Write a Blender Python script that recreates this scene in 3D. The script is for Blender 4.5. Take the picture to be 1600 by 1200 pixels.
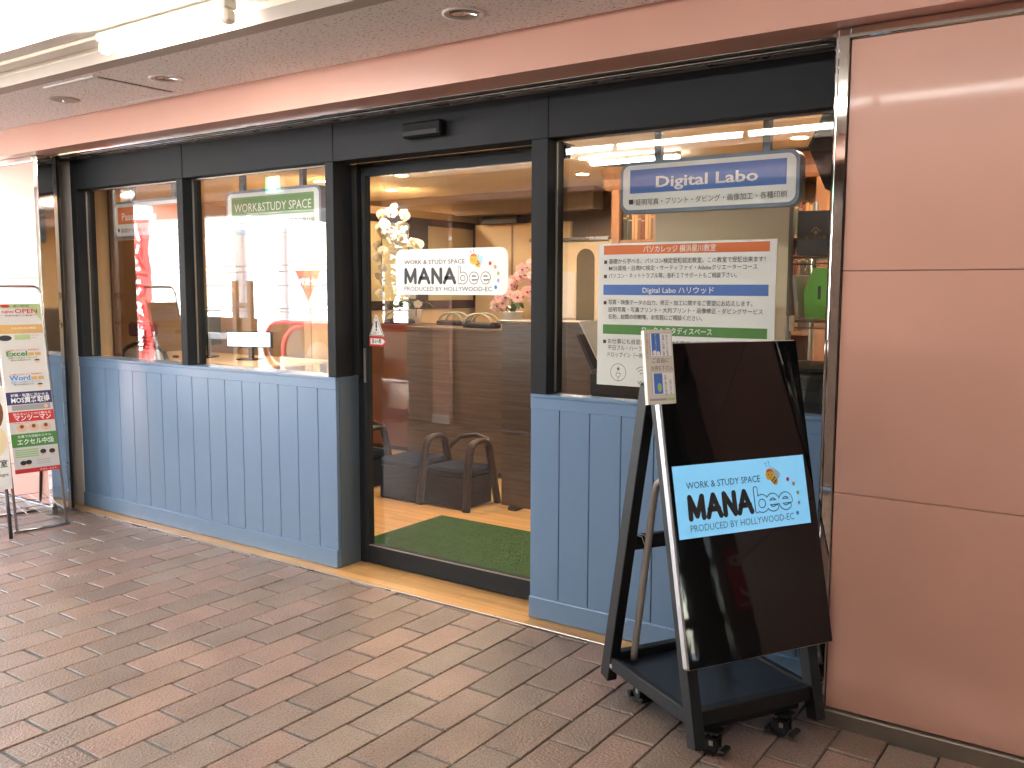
import bpy, math, random
from mathutils import Vector, Matrix
from math import sin, cos, pi, radians as rad

for o in list(bpy.data.objects): bpy.data.objects.remove(o)
scene = bpy.context.scene
COL = scene.collection
rng = random.Random(7)

# ------------------------------------------------------------------ camera, world, sun, exposure
def camera():
    cd = bpy.data.cameras.new('camera'); c = bpy.data.objects.new('camera', cd); COL.objects.link(c)
    yaw, pitch, roll = rad(35.099), rad(5.8994), rad(-0.18755)
    f = Vector((-sin(yaw)*cos(pitch), cos(yaw)*cos(pitch), -sin(pitch)))
    r = Vector((cos(yaw), sin(yaw), 0)); d = f.cross(r)
    cr, sr = cos(roll), sin(roll)
    r, d = cr*r + sr*d, -sr*r + cr*d
    m = Matrix.Identity(4)
    for i in range(3):
        m[i][0], m[i][1], m[i][2] = r[i], -d[i], -f[i]
    m.translation = (0, 0, 1.5)
    c.matrix_world = m
    cd.sensor_width = 36; cd.sensor_fit = 'HORIZONTAL'; cd.lens = 36*1427.91/1600
    cd.clip_start = .05; cd.clip_end = 500
    scene.camera = c
camera()

SUN_DIR = Vector((-.33, .66, .67)).normalized()      # from the scene towards the sun
w = bpy.data.worlds.new('World'); scene.world = w; w.use_nodes = True
wn = w.node_tree; bg = wn.nodes['Background']
sky = wn.nodes.new('ShaderNodeTexSky'); sky.sky_type = 'NISHITA'; sky.sun_disc = False
sky.sun_elevation = math.asin(SUN_DIR.z); sky.sun_rotation = math.atan2(SUN_DIR.x, SUN_DIR.y)
wn.links.new(sky.outputs[0], bg.inputs[0]); bg.inputs[1].default_value = .15
sd = bpy.data.lights.new('sun', 'SUN'); sd.energy = 4.2; sd.angle = rad(.5); sd.color = (1, .95, .88)
so = bpy.data.objects.new('sun', sd); COL.objects.link(so)
so.rotation_euler = SUN_DIR.to_track_quat('Z', 'Y').to_euler()
vs = scene.view_settings; vs.view_transform = 'Standard'; vs.look = 'None'; vs.gamma = 1; vs.exposure = 4.5
scene.display_settings.display_device = 'sRGB'
cy = scene.cycles
cy.use_denoising = True; cy.denoiser = 'OPENIMAGEDENOISE'
cy.max_bounces = 8; cy.diffuse_bounces = 5; cy.glossy_bounces = 4; cy.transparent_max_bounces = 16
cy.sample_clamp_indirect = 8; cy.caustics_reflective = False; cy.caustics_refractive = False

# ------------------------------------------------------------------ materials
MATS = {}
def mat(name, col, rough=.5, metal=0, spec=.5, coat=0, var=0, vscale=3, bump=0, bscale=60, emit=0, coat_rough=.03, stretch=None):
    if name in MATS: return MATS[name]
    m = bpy.data.materials.new(name); m.use_nodes = True; n = m.node_tree; L = n.links
    p = n.nodes['Principled BSDF']
    p.inputs['Base Color'].default_value = (*col, 1); p.inputs['Roughness'].default_value = rough
    p.inputs['Metallic'].default_value = metal; p.inputs['Specular IOR Level'].default_value = spec
    p.inputs['Coat Weight'].default_value = coat; p.inputs['Coat Roughness'].default_value = coat_rough
    if emit:
        p.inputs['Emission Color'].default_value = (*col, 1); p.inputs['Emission Strength'].default_value = emit
    if var or bump:
        tc = n.nodes.new('ShaderNodeNewGeometry'); src = tc.outputs['Position']
        if stretch:
            mp = n.nodes.new('ShaderNodeMapping'); mp.inputs['Scale'].default_value = stretch; L.new(src, mp.inputs[0]); src = mp.outputs[0]
    if var:
        t = n.nodes.new('ShaderNodeTexNoise'); t.inputs['Scale'].default_value = vscale; t.inputs['Detail'].default_value = 5
        L.new(src, t.inputs['Vector'])
        r = n.nodes.new('ShaderNodeValToRGB'); r.color_ramp.elements[0].position = .3; r.color_ramp.elements[1].position = .7
        r.color_ramp.elements[0].color = (*[c*(1-var) for c in col], 1); r.color_ramp.elements[1].color = (*[min(1, c*(1+var)) for c in col], 1)
        L.new(t.outputs[0], r.inputs[0]); L.new(r.outputs[0], p.inputs['Base Color'])
        q = n.nodes.new('ShaderNodeMath'); q.operation = 'MULTIPLY_ADD'; q.inputs[1].default_value = .12; q.inputs[2].default_value = max(0, rough-.06)
        L.new(t.outputs[0], q.inputs[0]); L.new(q.outputs[0], p.inputs['Roughness'])
    if bump:
        t = n.nodes.new('ShaderNodeTexNoise'); t.inputs['Scale'].default_value = bscale; t.inputs['Detail'].default_value = 4
        L.new(src, t.inputs['Vector'])
        b = n.nodes.new('ShaderNodeBump'); b.inputs['Strength'].default_value = bump; b.inputs['Distance'].default_value = .01
        L.new(t.outputs[0], b.inputs['Height']); L.new(b.outputs[0], p.inputs['Normal'])
        if coat: L.new(b.outputs[0], p.inputs['Coat Normal'])
    MATS[name] = m
    return m

def glass_mat(name, tint=(.97, .98, .975)):
    m = bpy.data.materials.new(name); m.use_nodes = True; n = m.node_tree; L = n.links
    n.nodes.remove(n.nodes['Principled BSDF']); out = n.nodes['Material Output']
    tr = n.nodes.new('ShaderNodeBsdfTransparent'); tr.inputs[0].default_value = (*tint, 1)
    gl = n.nodes.new('ShaderNodeBsdfGlossy'); gl.inputs['Roughness'].default_value = 0; gl.inputs[0].default_value = (1, 1, 1, 1)
    lw = n.nodes.new('ShaderNodeLayerWeight'); lw.inputs['Blend'].default_value = .5
    pw = n.nodes.new('ShaderNodeMath'); pw.operation = 'POWER'; pw.inputs[1].default_value = 4
    ma = n.nodes.new('ShaderNodeMath'); ma.operation = 'MULTIPLY_ADD'; ma.inputs[1].default_value = .94; ma.inputs[2].default_value = .045
    mx = n.nodes.new('ShaderNodeMixShader')
    L.new(lw.outputs['Facing'], pw.inputs[0]); L.new(pw.outputs[0], ma.inputs[0]); L.new(ma.outputs[0], mx.inputs[0])
    L.new(tr.outputs[0], mx.inputs[1]); L.new(gl.outputs[0], mx.inputs[2]); L.new(mx.outputs[0], out.inputs[0])
    MATS[name] = m
    return m

def brick_mat():
    m = mat('paver_clay', (.3, .2, .15), rough=.38, spec=.5); n = m.node_tree; L = n.links; p = n.nodes['Principled BSDF']
    oi = n.nodes.new('ShaderNodeObjectInfo'); ge = n.nodes.new('ShaderNodeNewGeometry'); tc = n.nodes.new('ShaderNodeTexCoord')
    ad = n.nodes.new('ShaderNodeMath'); ad.operation = 'ADD'; fr = n.nodes.new('ShaderNodeMath'); fr.operation = 'FRACT'
    L.new(oi.outputs['Random'], ad.inputs[0]); L.new(ge.outputs['Random Per Island'], ad.inputs[1]); L.new(ad.outputs[0], fr.inputs[0])
    r = n.nodes.new('ShaderNodeValToRGB'); e = r.color_ramp.elements
    e[0].position = 0; e[0].color = (0.220, 0.159, 0.127, 1); e[1].position = 1; e[1].color = (0.306, 0.202, 0.160, 1)
    for ps, c in ((.2, (0.269, 0.193, 0.154, 1)), (.45, (0.295, 0.220, 0.175, 1)), (.62, (0.253, 0.172, 0.134, 1)), (.84, (0.339, 0.220, 0.174, 1))):
        k = e.new(ps); k.color = c
    L.new(fr.outputs[0], r.inputs[0])
    # dark and pale specks of the fired clay
    t = n.nodes.new('ShaderNodeTexNoise'); t.inputs['Scale'].default_value = 170; t.inputs['Detail'].default_value = 3
    L.new(ge.outputs['Position'], t.inputs['Vector'])
    r2 = n.nodes.new('ShaderNodeValToRGB'); a = r2.color_ramp.elements
    a[0].position = .34; a[0].color = (.38, .35, .34, 1); a[1].position = .46; a[1].color = (1, 1, 1, 1)
    k = a.new(.62); k.color = (1, 1, 1, 1); k = a.new(.74); k.color = (1.4, 1.4, 1.4, 1)
    L.new(t.outputs[0], r2.inputs[0])
    mx = n.nodes.new('ShaderNodeMix'); mx.data_type = 'RGBA'; mx.blend_type = 'MULTIPLY'; mx.inputs[0].default_value = 1
    L.new(r.outputs[0], mx.inputs[6]); L.new(r2.outputs[0], mx.inputs[7])
    # broad dirt
    t3 = n.nodes.new('ShaderNodeTexNoise'); t3.inputs['Scale'].default_value = 4; t3.inputs['Detail'].default_value = 6; L.new(ge.outputs['Position'], t3.inputs['Vector'])
    r3 = n.nodes.new('ShaderNodeValToRGB'); r3.color_ramp.elements[0].position = .3; r3.color_ramp.elements[0].color = (.78, .77, .76, 1); r3.color_ramp.elements[1].position = .62
    L.new(t3.outputs[0], r3.inputs[0])
    mx2 = n.nodes.new('ShaderNodeMix'); mx2.data_type = 'RGBA'; mx2.blend_type = 'MULTIPLY'; mx2.inputs[0].default_value = 1
    L.new(mx.outputs[2], mx2.inputs[6]); L.new(r3.outputs[0], mx2.inputs[7]); L.new(mx2.outputs[2], p.inputs['Base Color'])
    t4 = n.nodes.new('ShaderNodeTexNoise'); t4.inputs['Scale'].default_value = 95; t4.inputs['Detail'].default_value = 3; L.new(ge.outputs['Position'], t4.inputs['Vector'])
    b = n.nodes.new('ShaderNodeBump'); b.inputs['Strength'].default_value = 1; b.inputs['Distance'].default_value = .005
    L.new(t4.outputs[0], b.inputs['Height']); L.new(b.outputs[0], p.inputs['Normal'])
    return m

def wood_mat(name, c1, c2, rough=.4, grain=(1.2, 14, 14), plank=None, spec=.5):
    m = mat(name, c1, rough=rough, spec=spec); n = m.node_tree; L = n.links; p = n.nodes['Principled BSDF']
    tc = n.nodes.new('ShaderNodeNewGeometry'); mp = n.nodes.new('ShaderNodeMapping'); mp.inputs['Scale'].default_value = grain
    L.new(tc.outputs['Position'], mp.inputs[0])
    t = n.nodes.new('ShaderNodeTexNoise'); t.inputs['Scale'].default_value = 2.2; t.inputs['Detail'].default_value = 7; t.inputs['Distortion'].default_value = .6
    L.new(mp.outputs[0], t.inputs['Vector'])
    r = n.nodes.new('ShaderNodeValToRGB'); e = r.color_ramp.elements
    e[0].position = .33; e[0].color = (*c1, 1); e[1].position = .68; e[1].color = (*c2, 1); L.new(t.outputs[0], r.inputs[0])
    col = r.outputs[0]
    if plank:
        bt = n.nodes.new('ShaderNodeTexBrick'); bt.inputs['Scale'].default_value = 1; bt.inputs['Brick Width'].default_value = plank[0]; bt.inputs['Row Height'].default_value = plank[1]
        bt.inputs['Mortar Size'].default_value = .0012; bt.inputs['Color1'].default_value = (.8, .8, .8, 1); bt.inputs['Color2'].default_value = (1.08, 1.08, 1.08, 1); bt.inputs['Mortar'].default_value = (.35, .3, .25, 1)
        L.new(tc.outputs['Position'], bt.inputs['Vector'])
        mx = n.nodes.new('ShaderNodeMix'); mx.data_type = 'RGBA'; mx.blend_type = 'MULTIPLY'; mx.inputs[0].default_value = 1
        L.new(col, mx.inputs[6]); L.new(bt.outputs[0], mx.inputs[7]); col = mx.outputs[2]
    L.new(col, p.inputs['Base Color'])
    return m

def tile_mat():
    m = mat('speckled_ceiling_tile', (.87, .855, .84), rough=.9, spec=.2); n = m.node_tree; L = n.links; p = n.nodes['Principled BSDF']
    g = n.nodes.new('ShaderNodeNewGeometry')
    mp = n.nodes.new('ShaderNodeMapping'); mp.inputs['Scale'].default_value = (55, 120, 55); mp.inputs['Rotation'].default_value = (0, 0, .3)
    L.new(g.outputs['Position'], mp.inputs[0])
    t = n.nodes.new('ShaderNodeTexNoise'); t.inputs['Scale'].default_value = 1; t.inputs['Detail'].default_value = 2; L.new(mp.outputs[0], t.inputs['Vector'])
    v = n.nodes.new('ShaderNodeTexVoronoi'); v.inputs['Scale'].default_value = 75; L.new(g.outputs['Position'], v.inputs['Vector'])
    r = n.nodes.new('ShaderNodeValToRGB'); e = r.color_ramp.elements; e[0].position = .60; e[0].color = (1, 1, 1, 1); e[1].position = .66; e[1].color = (.42, .39, .37, 1)
    L.new(t.outputs[0], r.inputs[0])
    r2 = n.nodes.new('ShaderNodeValToRGB'); e = r2.color_ramp.elements; e[0].position = .06; e[0].color = (.30, .28, .27, 1); e[1].position = .13; e[1].color = (1, 1, 1, 1)
    L.new(v.outputs['Distance'], r2.inputs[0])
    mx = n.nodes.new('ShaderNodeMix'); mx.data_type = 'RGBA'; mx.blend_type = 'MULTIPLY'; mx.inputs[0].default_value = 1; mx.inputs[6].default_value = (.87, .855, .84, 1)
    L.new(r.outputs[0], mx.inputs[7])
    mx2 = n.nodes.new('ShaderNodeMix'); mx2.data_type = 'RGBA'; mx2.blend_type = 'MULTIPLY'; mx2.inputs[0].default_value = 1
    L.new(mx.outputs[2], mx2.inputs[6]); L.new(r2.outputs[0], mx2.inputs[7]); L.new(mx2.outputs[2], p.inputs['Base Color'])
    b = n.nodes.new('ShaderNodeBump'); b.inputs['Strength'].default_value = .5; b.inputs['Distance'].default_value = .003; b.invert = True
    L.new(t.outputs[0], b.inputs['Height']); L.new(b.outputs[0], p.inputs['Normal'])
    return m

GLASS = glass_mat('window_glass')
BRICK = brick_mat()
TILE = tile_mat()
PINK = mat('pink_enamel', (.57, .315, .245), rough=.36, spec=.4, coat=.18, coat_rough=.06, var=.05, vscale=1.4, bump=.012, bscale=2.5)
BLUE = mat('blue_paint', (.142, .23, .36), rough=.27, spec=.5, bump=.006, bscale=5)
FRAME = mat('charcoal_aluminium', (.022, .0245, .028), rough=.62, spec=.15)
BLACK = mat('matt_black', (.012, .012, .013), rough=.5)
STAND = mat('black_powder_coat', (.009, .0095, .0105), rough=.45, spec=.35, bump=.04, bscale=300)
STEEL = mat('mirror_steel', (.78, .77, .74), rough=.045, metal=1, bump=.02, bscale=5)
SATIN = mat('satin_steel', (.62, .6, .57), rough=.28, metal=1, var=.08, vscale=6)
BRONZE = mat('brown_steel', (.27, .235, .19), rough=.35, metal=.7, var=.1, vscale=5)
CHROME = mat('rack_chrome', (.5, .5, .5), rough=.25, metal=1)
WHITE = mat('white_plastic', (.78, .78, .77), rough=.4)
SIGNW = mat('white_print', (.80, .81, .80), rough=.45)
INK = mat('black_ink', (.025, .025, .027), rough=.5)
GREYINK = mat('grey_ink', (.05, .05, .055), rough=.5)
CREAM = mat('cream_paint', (.80, .74, .62), rough=.6, var=.02)
GREYBEAM = mat('greige_paint', (.44, .385, .34), rough=.6, var=.04)
WHITECEIL = mat('white_ceiling', (.82, .80, .75), rough=.7, var=.02)
MORTAR = mat('grey_mortar', (.15, .14, .125), rough=.95, var=.2, vscale=30, bump=.4, bscale=200)
FLOORW = wood_mat('light_floorboard', (.50, .27, .10), (.64, .38, .16), rough=.3, grain=(1.0, 16, 16), plank=(.9, .075))
WALNUT = wood_mat('walnut_laminate', (.065, .042, .028), (.12, .078, .05), rough=.35, grain=(1.1, 1.1, 22))
HONEY = wood_mat('honey_wood', (.15, .068, .028), (.225, .105, .045), rough=.35, grain=(12, 12, 1.2))
DARKWOOD = mat('dark_bentwood', (.022, .011, .008), rough=.45, spec=.3)
TAN = mat('tan_wall', (.50, .36, .21), rough=.7, var=.03)
TAN2 = mat('tan_panel', (.60, .45, .27), rough=.6, var=.03)
DKWALL = mat('taupe_wall', (.26, .21, .17), rough=.8, var=.05)
NAVY = mat('navy_fabric', (.012, .017, .028), rough=.95, spec=.05, bump=.2, bscale=300)
PLASTICBK = mat('black_plastic', (.012, .012, .013), rough=.5, spec=.35)
PAPER = mat('white_paper', (.60, .59, .57), rough=.55)

# ------------------------------------------------------------------ mesh helpers
class MB:
    def __init__(s): s.v = []; s.f = []; s.mi = []; s.T = None; s.m = 0
    def add(s, vs, fs):
        b = len(s.v)
        for p in vs:
            p = Vector(p); s.v.append(s.T @ p if s.T else p)
        for f in fs: s.f.append([b+i for i in f]); s.mi.append(s.m)
        return s
    def box(s, x0, x1, y0, y1, z0, z1, c=0):
        if x0 > x1: x0, x1 = x1, x0
        if y0 > y1: y0, y1 = y1, y0
        if z0 > z1: z0, z1 = z1, z0
        if c <= 0:
            return s.add([(x, y, z) for x in (x0, x1) for y in (y0, y1) for z in (z0, z1)],
                         [(0, 1, 3, 2), (4, 6, 7, 5), (0, 4, 5, 1), (2, 3, 7, 6), (0, 2, 6, 4), (1, 5, 7, 3)])
        c = min(c, (x1-x0)*.45, (y1-y0)*.45, (z1-z0)*.45)
        lo, hi = (x0, y0, z0), (x1, y1, z1); vs = []; idx = {}
        for sx in (0, 1):
            for sy in (0, 1):
                for sz in (0, 1):
                    for ax in range(3):
                        sg = (sx, sy, sz); p = []
                        for k in range(3):
                            e = (lo, hi)[sg[k]][k]
                            if k != ax: e += c if sg[k] == 0 else -c
                            p.append(e)
                        idx[(sg, ax)] = len(vs); vs.append(tuple(p))
        fs = []
        for ax in range(3):
            o1, o2 = [k for k in range(3) if k != ax]
            for sd in (0, 1):
                q = []
                for a, b in ((0, 0), (1, 0), (1, 1), (0, 1)):
                    g = [0, 0, 0]; g[ax] = sd; g[o1] = a; g[o2] = b; q.append(idx[(tuple(g), ax)])
                fs.append(q)
        for ax in range(3):
            o1, o2 = [k for k in range(3) if k != ax]
            for a in (0, 1):
                for b in (0, 1):
                    g0 = [0, 0, 0]; g0[o1] = a; g0[o2] = b; g1 = list(g0); g1[ax] = 1
                    fs.append([idx[(tuple(g0), o1)], idx[(tuple(g1), o1)], idx[(tuple(g1), o2)], idx[(tuple(g0), o2)]])
        for sg in {k[0] for k in idx}: fs.append([idx[(sg, 0)], idx[(sg, 1)], idx[(sg, 2)]])
        return s.add(vs, fs)
    def tube(s, pts, r, n=8, closed=False, flat=1.0):
        pts = [Vector(p) for p in pts]; N = len(pts); rings = []; prev = None
        rr = r if isinstance(r, (list, tuple)) else [r]*N
        vs = []; fs = []
        for i in range(N):
            a = pts[(i-1) % N] if (i > 0 or closed) else pts[0]; b = pts[(i+1) % N] if (i < N-1 or closed) else pts[-1]
            t = (b-a).normalized()
            if prev is None:
                up = Vector((0, 0, 1)) if abs(t.z) < .9 else Vector((1, 0, 0)); u = t.cross(up).normalized()
            else:
                u = (prev - t*prev.dot(t)).normalized()
            prev = u; w_ = t.cross(u)
            for k in range(n):
                an = 2*pi*k/n; vs.append(pts[i] + (u*cos(an) + w_*sin(an)*flat)*rr[i])
        for i in range(N if closed else N-1):
            j = (i+1) % N
            for k in range(n): fs.append((i*n+k, i*n+(k+1) % n, j*n+(k+1) % n, j*n+k))
        if not closed: fs.append(tuple(range(n-1, -1, -1))); fs.append(tuple((N-1)*n+k for k in range(n)))
        return s.add(vs, fs)
    def lathe(s, prof, c=(0, 0, 0), n=20, axis='Z'):
        vs = []; fs = []
        for (r, z) in prof:
            for k in range(n):
                a = 2*pi*k/n; p = (r*cos(a), r*sin(a), z)
                if axis == 'X': p = (p[2], p[0], p[1])
                if axis == 'Y': p = (p[0], p[2], p[1])
                vs.append((p[0]+c[0], p[1]+c[1], p[2]+c[2]))
        for i in range(len(prof)-1):
            for k in range(n): fs.append((i*n+k, i*n+(k+1) % n, (i+1)*n+(k+1) % n, (i+1)*n+k))
        if prof[0][0] > 1e-6: fs.append(tuple(range(n-1, -1, -1)))
        if prof[-1][0] > 1e-6: fs.append(tuple((len(prof)-1)*n+k for k in range(n)))
        return s.add(vs, fs)
    def prism(s, poly, P, R, U, th):
        """poly in the plane (R,U) at P, thickness th along -N (N = R x U)"""
        P, R, U = Vector(P), Vector(R), Vector(U); N = R.cross(U); n = len(poly)
        vs = [P+R*a+U*b for a, b in poly] + [P+R*a+U*b-N*th for a, b in poly]
        fs = [tuple(range(n)), tuple(range(2*n-1, n-1, -1))] + [(i, i+n, (i+1) % n+n, (i+1) % n) for i in range(n)]
        return s.add(vs, fs)
    def flat(s, poly, P, R, U):
        P, R, U = Vector(P), Vector(R), Vector(U)
        return s.add([P+R*a+U*b for a, b in poly], [tuple(range(len(poly)))])
    def sphere(s, c, r, n=10, m=6, sc=(1, 1, 1)):
        vs = []; fs = []
        for i in range(m+1):
            a = pi*i/m
            for k in range(n):
                b = 2*pi*k/n; vs.append((c[0]+r*sc[0]*sin(a)*cos(b), c[1]+r*sc[1]*sin(a)*sin(b), c[2]+r*sc[2]*cos(a)))
        for i in range(m):
            for k in range(n): fs.append((i*n+k, (i+1)*n+k, (i+1)*n+(k+1) % n, i*n+(k+1) % n))
        return s.add(vs, fs)

WM = {}
def wm(o): return WM[o.name]
def obj(name, mb, m, parent=None, smooth=False, local=False, label=None, cat=None, group=None, kind=None, origin=True):
    """links mb as ONE mesh object; mb in world coordinates unless local (then in the parent's own frame)"""
    me = bpy.data.meshes.new(name)
    ms = m if isinstance(m, (list, tuple)) else [m]
    xs = mb.v
    o = bpy.data.objects.new(name, me)
    W = wm(parent) if parent else Matrix.Identity(4)
    if not local and parent: inv = W.inverted(); xs = [inv @ p for p in xs]
    off = Vector((0, 0, 0))
    if origin and xs:
        lo = [min(p[i] for p in xs) for i in range(3)]; hi = [max(p[i] for p in xs) for i in range(3)]
        off = Vector(((lo[0]+hi[0])/2, (lo[1]+hi[1])/2, lo[2] if not parent else (lo[2]+hi[2])/2))
    me.from_pydata([p-off for p in xs], [], mb.f); 
    for x in ms: me.materials.append(x)
    if len(ms) > 1: me.polygons.foreach_set('material_index', mb.mi)
    if smooth: me.polygons.foreach_set('use_smooth', [True]*len(me.polygons))
    me.validate(); me.update()
    COL.objects.link(o); o.location = off
    if parent: o.parent = parent
    WM[o.name] = W @ Matrix.Translation(off)
    tag(o, label, cat, group, kind)
    return o
def tag(o, label=None, cat=None, group=None, kind=None):
    for k, v in (('label', label), ('category', cat), ('group', group), ('kind', kind)):
        if v: o[k] = v
    return o
def thing(name, label, cat, loc=(0, 0, 0), rz=0, group=None, kind=None):
    o = bpy.data.objects.new(name, None); COL.objects.link(o); o.empty_display_size = .1
    o.location = loc; o.rotation_euler = (0, 0, rz)
    WM[o.name] = Matrix.Translation(loc) @ Matrix.Rotation(rz, 4, 'Z')
    return tag(o, label, cat, group, kind)
def dup(root, loc, rz=0, label=None):
    r = root.copy(); COL.objects.link(r); r.location = loc; r.rotation_euler = (0, 0, rz)
    if label: r['label'] = label
    WM[r.name] = Matrix.Translation(loc) @ Matrix.Rotation(rz, 4, 'Z')
    for ch in root.children:
        c = ch.copy(); COL.objects.link(c); c.parent = r
        for g in ch.children:
            d = g.copy(); COL.objects.link(d); d.parent = c
    return r
def bx(*a, **k): return MB().box(*a, **k)

# ------------------------------------------------------------------ lettering
_tc = {}
def text2d(s, bold=0.0):
    key = (s, bold)
    if key in _tc: return _tc[key]
    cu = bpy.data.curves.new('t', 'FONT'); cu.body = s; cu.size = 1; cu.offset = bold; cu.resolution_u = 2; cu.fill_mode = 'FRONT'; cu.dimensions = '2D'
    o = bpy.data.objects.new('t', cu); COL.objects.link(o)
    dg = bpy.context.evaluated_depsgraph_get(); ev = o.evaluated_get(dg); me = ev.to_mesh()
    vs = [(v.co.x, v.co.y) for v in me.vertices]; fs = [tuple(p.vertices) for p in me.polygons]
    ev.to_mesh_clear(); bpy.data.objects.remove(o); bpy.data.curves.remove(cu)
    _tc[key] = (vs, fs)
    return vs, fs
class Board:
    """a flat print area: P lower-left corner, R/U unit vectors, size w,h; draws by fractions"""
    def __init__(s, P, R, U, w, h, eps=.0012):
        s.P, s.R, s.U = Vector(P), Vector(R), Vector(U); s.N = s.R.cross(s.U); s.w, s.h = w, h; s.eps = eps; s.mb = {}
    def get(s, k):
        if k not in s.mb: s.mb[k] = MB()
        return s.mb[k]
    def pt(s, x, y, lv=1): return s.P + s.R*x*s.w + s.U*y*s.h + s.N*s.eps*lv
    def rect(s, k, x0, x1, y0, y1, lv=1):
        s.get(k).add([s.pt(x0, y0, lv), s.pt(x1, y0, lv), s.pt(x1, y1, lv), s.pt(x0, y1, lv)], [(0, 1, 2, 3)])
    def poly(s, k, pts, lv=1): s.get(k).add([s.pt(x, y, lv) for x, y in pts], [tuple(range(len(pts)))])
    def ell(s, k, x, y, rx, ry, lv=1, n=18, rot=0):
        pts = []
        for i in range(n):
            a = 2*pi*i/n; u, v = rx*cos(a), ry*sin(a)
            pts.append((x+(u*cos(rot)-v*sin(rot))/s.w, y+(u*sin(rot)+v*cos(rot))/s.h))
        s.poly(k, pts, lv)
    def ring(s, k, x, y, r, t, lv=1, n=28, a0=0, a1=2*pi):
        vs = []; fs = []
        for i in range(n+1):
            a = a0+(a1-a0)*i/n
            for q in (r-t/2, r+t/2): vs.append(s.pt(x+q*cos(a)/s.w, y+q*sin(a)/s.h, lv))
        for i in range(n): fs.append((2*i, 2*i+1, 2*i+3, 2*i+2))
        s.get(k).add(vs, fs)
    def text(s, k, t, x, y, size, x1=None, align='L', bold=0, lv=2, sx=1):
        """size: height of a capital (m); x,y: fractions of the left end of the baseline; x1: fits the width"""
        vs, fs = text2d(t, bold)
        if not vs: return
        a, b = min(v[0] for v in vs), max(v[0] for v in vs)
        sy = size/.70
        kx = sy*sx if x1 is None else (x1-x)*s.w/(b-a)
        o = {'L': -a, 'C': -(a+b)/2, 'R': -b}[align]
        s.get(k).add([s.P + s.R*(x*s.w+(v[0]+o)*kx) + s.U*(y*s.h+v[1]*sy) + s.N*s.eps*lv for v in vs], fs)
    def stroke(s, k, pts, wd, lv=2):
        """round-ended stroke through pts (fractions), width wd in metres"""
        q = [(x*s.w, y*s.h) for x, y in pts]; m = s.get(k)
        for i in range(len(q)-1):
            (x0, y0), (x1, y1) = q[i], q[i+1]; a = math.atan2(y1-y0, x1-x0); poly = []
            for j in range(7): t = a+pi/2+pi*j/6; poly.append((x0+wd/2*cos(t), y0+wd/2*sin(t)))
            for j in range(7): t = a-pi/2+pi*j/6; poly.append((x1+wd/2*cos(t), y1+wd/2*sin(t)))
            m.add([s.P+s.R*u+s.U*v+s.N*(s.eps*lv+i*2e-5) for u, v in poly], [tuple(range(14))])
    def build(s, mats, parent, names=None):
        for k, mb in s.mb.items():
            obj((names or {}).get(k, 'lettering'), mb, mats[k], parent)

COLM = {'ink': INK, 'grey': GREYINK, 'white': SIGNW,
        'orange': mat('orange_print', (.72, .16, .03), rough=.5), 'blue': mat('blue_print', (.06, .17, .52), rough=.5),
        'green': mat('green_print', (.07, .24, .05), rough=.5), 'red': mat('red_print', (.55, .03, .03), rough=.5),
        'yellow': mat('yellow_print', (.80, .50, .06), rough=.5), 'sky': mat('sky_print', (.45, .68, .80), rough=.5),
        'navy': mat('navy_print', (.03, .03, .12), rough=.5), 'lilac': mat('lilac_print', (.35, .4, .75), rough=.5),
        'lgreen': mat('pale_green_print', (.35, .52, .22), rough=.5), 'dblue': mat('bright_blue_print', (.05, .28, .65), rough=.5),
        'tan': mat('tan_print', (.60, .36, .12), rough=.5), 'skin': mat('skin_print', (.70, .45, .30), rough=.5), 'brown': mat('brown_print', (.20, .07, .03), rough=.5),
        'pgreen': mat('leaf_print', (.38, .50, .25), rough=.5), 'pgrey': mat('grey_print', (.30, .30, .31), rough=.5), 'slip': mat('slip_paper', (.62, .585, .52), rough=.55), 'cream': mat('cream_print', (.80, .66, .42), rough=.5)}
NM = {'ink': 'lettering', 'grey': 'small_lettering', 'white': 'white_lettering', 'orange': 'orange_dot', 'blue': 'band', 'green': 'band', 'red': 'red_dot'}

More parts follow.
